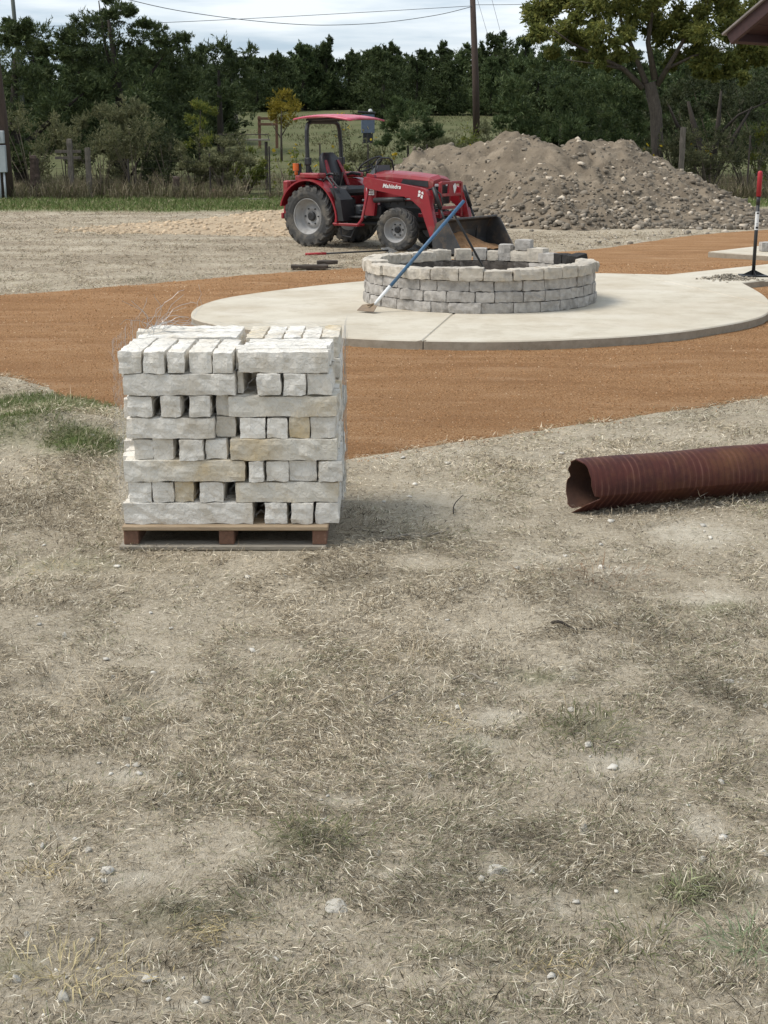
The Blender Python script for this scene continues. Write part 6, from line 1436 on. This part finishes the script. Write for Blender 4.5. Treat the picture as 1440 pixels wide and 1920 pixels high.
# ---------------------------------------------------------------- small stones, twigs and straw near the camera
def rock_mesh(w, d, h, seed):
    bm = bmesh.new(); bmesh.ops.create_icosphere(bm, subdivisions=3, radius=.5); r_ = np.random.RandomState(seed)
    cuts = [(Vector(r_.normal(0, 1, 3)).normalized(), r_.uniform(.22, .42)) for _ in range(9)]
    for v in bm.verts:
        p = v.co.copy(); p += p.normalized() * (mnoise.noise(p * 2.2 + Vector((seed * 3.7, 0, 0))) * .16)
        for n_, t__ in cuts:
            dd_ = p.dot(n_) - t__
            if dd_ > 0: p -= n_ * dd_ * .9
        p += p.normalized() * (mnoise.noise(p * 9 + Vector((seed, 5, 0))) * .025)
        v.co = Vector((p.x * w * 1.15, p.y * d * 1.15, p.z * h * 1.15))
    me = bpy.data.meshes.new('limestone_rock'); bm.to_mesh(me); bm.free(); return me
for i, (u, v, w, h, lab) in enumerate([(120, 1872, 30, 20, 'grey angular rock at the lower left corner of the lawn'), (930, 1632, 44, 16, 'flat buff rock half sunk in the grass right of centre'), (1096, 1558, 26, 14, 'small white rock in the grass at right'), (1312, 1616, 30, 12, 'white flat rock beside the orange soil stain'), (32, 1843, 20, 14, 'half buried grey rock left of the angular grey rock'), (425, 1538 - 192, 0, 0, ''), (52, 1762, 14, 10, 'small pale rock near the left edge'), (338, 1457, 16, 9, 'white rock chip on a bare patch left of centre'), (258, 1435, 18, 6, 'flat white chip beside the bare patch at left'), (1432, 1599, 20, 9, 'white rock at the right edge of the lawn'), (710, 1598, 13, 10, 'small white rock just left of centre'), (80, 1590, 12, 10, 'pale rock chip near the left edge above the small rock'), (165, 1594, 18, 8, 'pair of pale chips in the grass at left'), (211, 1270, 14, 7, 'pale chip below and left of the pallet'), (121, 1196, 11, 9, 'small white stone far left of the pallet'), (148, 1870, 9, 8, 'little pebble touching the grey angular rock'), (175, 1773, 12, 10, 'round pale pebble at lower left'), (195, 1655, 13, 8, 'white pebble at the end of a bare strip'), (630, 1700, 50, 14, 'broad pale rock slab showing through the thatch'), (855, 1452, 8, 6, 'tiny white pebble right of centre')]):
    if not w: continue
    p = G(u, v + h * .3); s_ = p[1] / F / CP * 1.02; W_ = w * s_; H_ = h * s_ * 1.1
    o = link('limestone_rock', rock_mesh(W_, W_ * .8, H_ * 1.7, i), ROCK)
    o.location = (p[0], p[1], float(ground_z(p[0], p[1])[0]) + H_ * .12); o.rotation_euler = (random.uniform(-.15, .15), random.uniform(-.15, .15), random.uniform(0, 3)); tag(o, lab, 'rock', 'stones lying in the dry grass')
n = 6500; y = 2.6 + 11 * r.rand(n) ** 1.5; x = r.uniform(-1, 1, n) * (.3 * y + .5); b_ = feats(x, y, BARE); k = (r.rand(n) < .07 + .93 * b_ ** 1.5) & (on_path(x, y) > 0) & ~((x > -1.3) & (x < -.25) & (y > 6.4) & (y < 7.5)); x, y = x[k], y[k]
size = (.003 + .020 * r.rand(len(x)) ** 4) * np.maximum(1, y / 7); V, Fq = blob_rocks(len(x), np.stack([x, y, ground_z(x, y) + size * .25], 1), size, 14, .45)
tone = r.uniform(.42, .70, len(x)); cols = np.repeat(np.stack([tone, tone * .94, tone * .82], 1), 13, 0)
tag(link('pebbles', mesh_np('pebbles', V, Fq, None, {'col': cols}), rubm), 'pale pebbles and chips scattered among the dry grass', kind='stuff')
n = 420; a_ = r.uniform(0, 6.28, n); cen = G(1365, 523, SLABZ); x = cen[0] + r.normal(0, .15, n); y = cen[1] + r.normal(0, .13, n); k = inside(x, y, PATIO); x, y = x[k], y[k]; size = .008 + .022 * r.rand(len(x)) ** 2; hp_ = .07 * np.exp(-(((x - cen[0]) / .2) ** 2 + ((y - cen[1]) / .14) ** 2))
V, Fq = blob_rocks(len(x), np.stack([x, y, SLABZ + size * .3 + hp_ * r.rand(len(x))], 1), size, 15, .6); tone = r.uniform(.16, .42, len(x)); cols = np.repeat(np.stack([tone, tone * .88, tone * .7], 1), 13, 0)
tag(link('swept_rubble', mesh_np('swept_rubble', V, Fq, None, {'col': cols}), rubm), 'swept pile of dirt and grit on the walkway beside the tamper', kind='stuff')
def stick(pts, rad, lab, name='twig', mat=TWIGM):
    P = [np.array(G(u, v)) + [0, 0, float(ground_z(*G(u, v)[:2])[0]) + h] for u, v, h in pts]; o = MB().tube(smoothline(P, 5, False), list(np.linspace(rad, rad * .45, (len(P) - 1) * 5 + 1)), 6).build(name, mat, None, True); tag(o, lab, 'twig', 'twigs and stems on the grass')
stick([(718, 1018, .012), (760, 1012, .02), (800, 1010, .018), (842, 999, .03)], .011, 'long bare twig lying right of the pallet', mat=WOODG)
stick([(845, 1287, .012), (880, 1283, .03), (905, 1289, .02), (940, 1295, .012)], .005, 'thin curved pale stem right of centre', mat=WOODG)
stick([(1035, 1172, .01), (1050, 1182, .035), (1075, 1186, .012), (1110, 1190, .012)], .008, 'dark short stick beside the brown clump', mat=BARKD)
stick([(700, 1330, .01), (730, 1322, .03), (760, 1305, .02)], .004, 'pale bent straw at the centre of the lawn', mat=WOODG)
stick([(850, 967, .012), (852, 955, .03), (868, 945, .05)], .004, 'forked little twig between the pallet and pipe', mat=BARKD)
def tuft(u, v, n, L0, lab, cols_, seed, name='grass_tuft', spread=.06, up=.7):
    p = G(u, v); r_ = np.random.RandomState(seed); x = p[0] + r_.normal(0, spread, n); y = p[1] + r_.normal(0, spread * .8, n); a = np.arctan2(y - p[1], x - p[0]) + r_.normal(0, .8, n)
    V, Fq = blades(x, y, ground_z(x, y), r_.uniform(.4, 1.2, n) * L0, r_.uniform(.002, .004, n), a, np.clip(r_.normal(up, .35, n), .05, 1.5), r_.normal(.7, .5, n), seed)
    tag(link(name, mesh_np(name, V, Fq, None, {'col': np.repeat(pick(r_, n, cols_), 4, 0)}), STRAW), lab, kind='stuff')
SC_ = [(.6, (.48, .40, .28)), (.4, (.36, .29, .2))]; GC_ = [(.5, (.13, .14, .065)), (.3, (.19, .185, .1)), (.2, (.34, .28, .18))]
tuft(765, 1242, 70, .13, 'pale straw tuft near the centre of the lawn', SC_, 1); tuft(205, 1345, 160, .16, 'heap of long pale straw left of the lawn centre', SC_, 2, spread=.14, up=.35)
tuft(1210, 1190, 160, .12, 'tan straw tuft at right below the pipe', SC_, 3, spread=.12, up=.5); tuft(600, 1575, 260, .09, 'dark olive tuft left of the lawn centre', GC_, 4, spread=.07); tuft(1100, 1383, 300, .09, 'wide olive tuft right of the lawn centre', GC_, 5, spread=.12)
tuft(1285, 1688, 90, .08, 'pale green rosette tuft at lower right', [(.6, (.34, .36, .2)), (.4, (.2, .22, .1))], 6, spread=.02); tuft(1405, 1785, 140, .11, 'grey green tuft at the lower right edge', [(.6, (.22, .26, .15)), (.4, (.16, .19, .1))], 7, spread=.05)
tuft(120, 1835, 160, .09, 'pale yellow straw tuft above the grey angular rock', [(.6, (.5, .42, .24)), (.4, (.36, .30, .18))], 8, spread=.07); tuft(1190, 1780, 120, .09, 'yellow green tuft at lower right of centre', GC_, 9, spread=.06); tuft(1130, 1085, 220, .11, 'reddish brown dead tuft below the pipe end', [(.6, (.24, .16, .10)), (.4, (.33, .25, .17))], 10, spread=.16, up=.5)
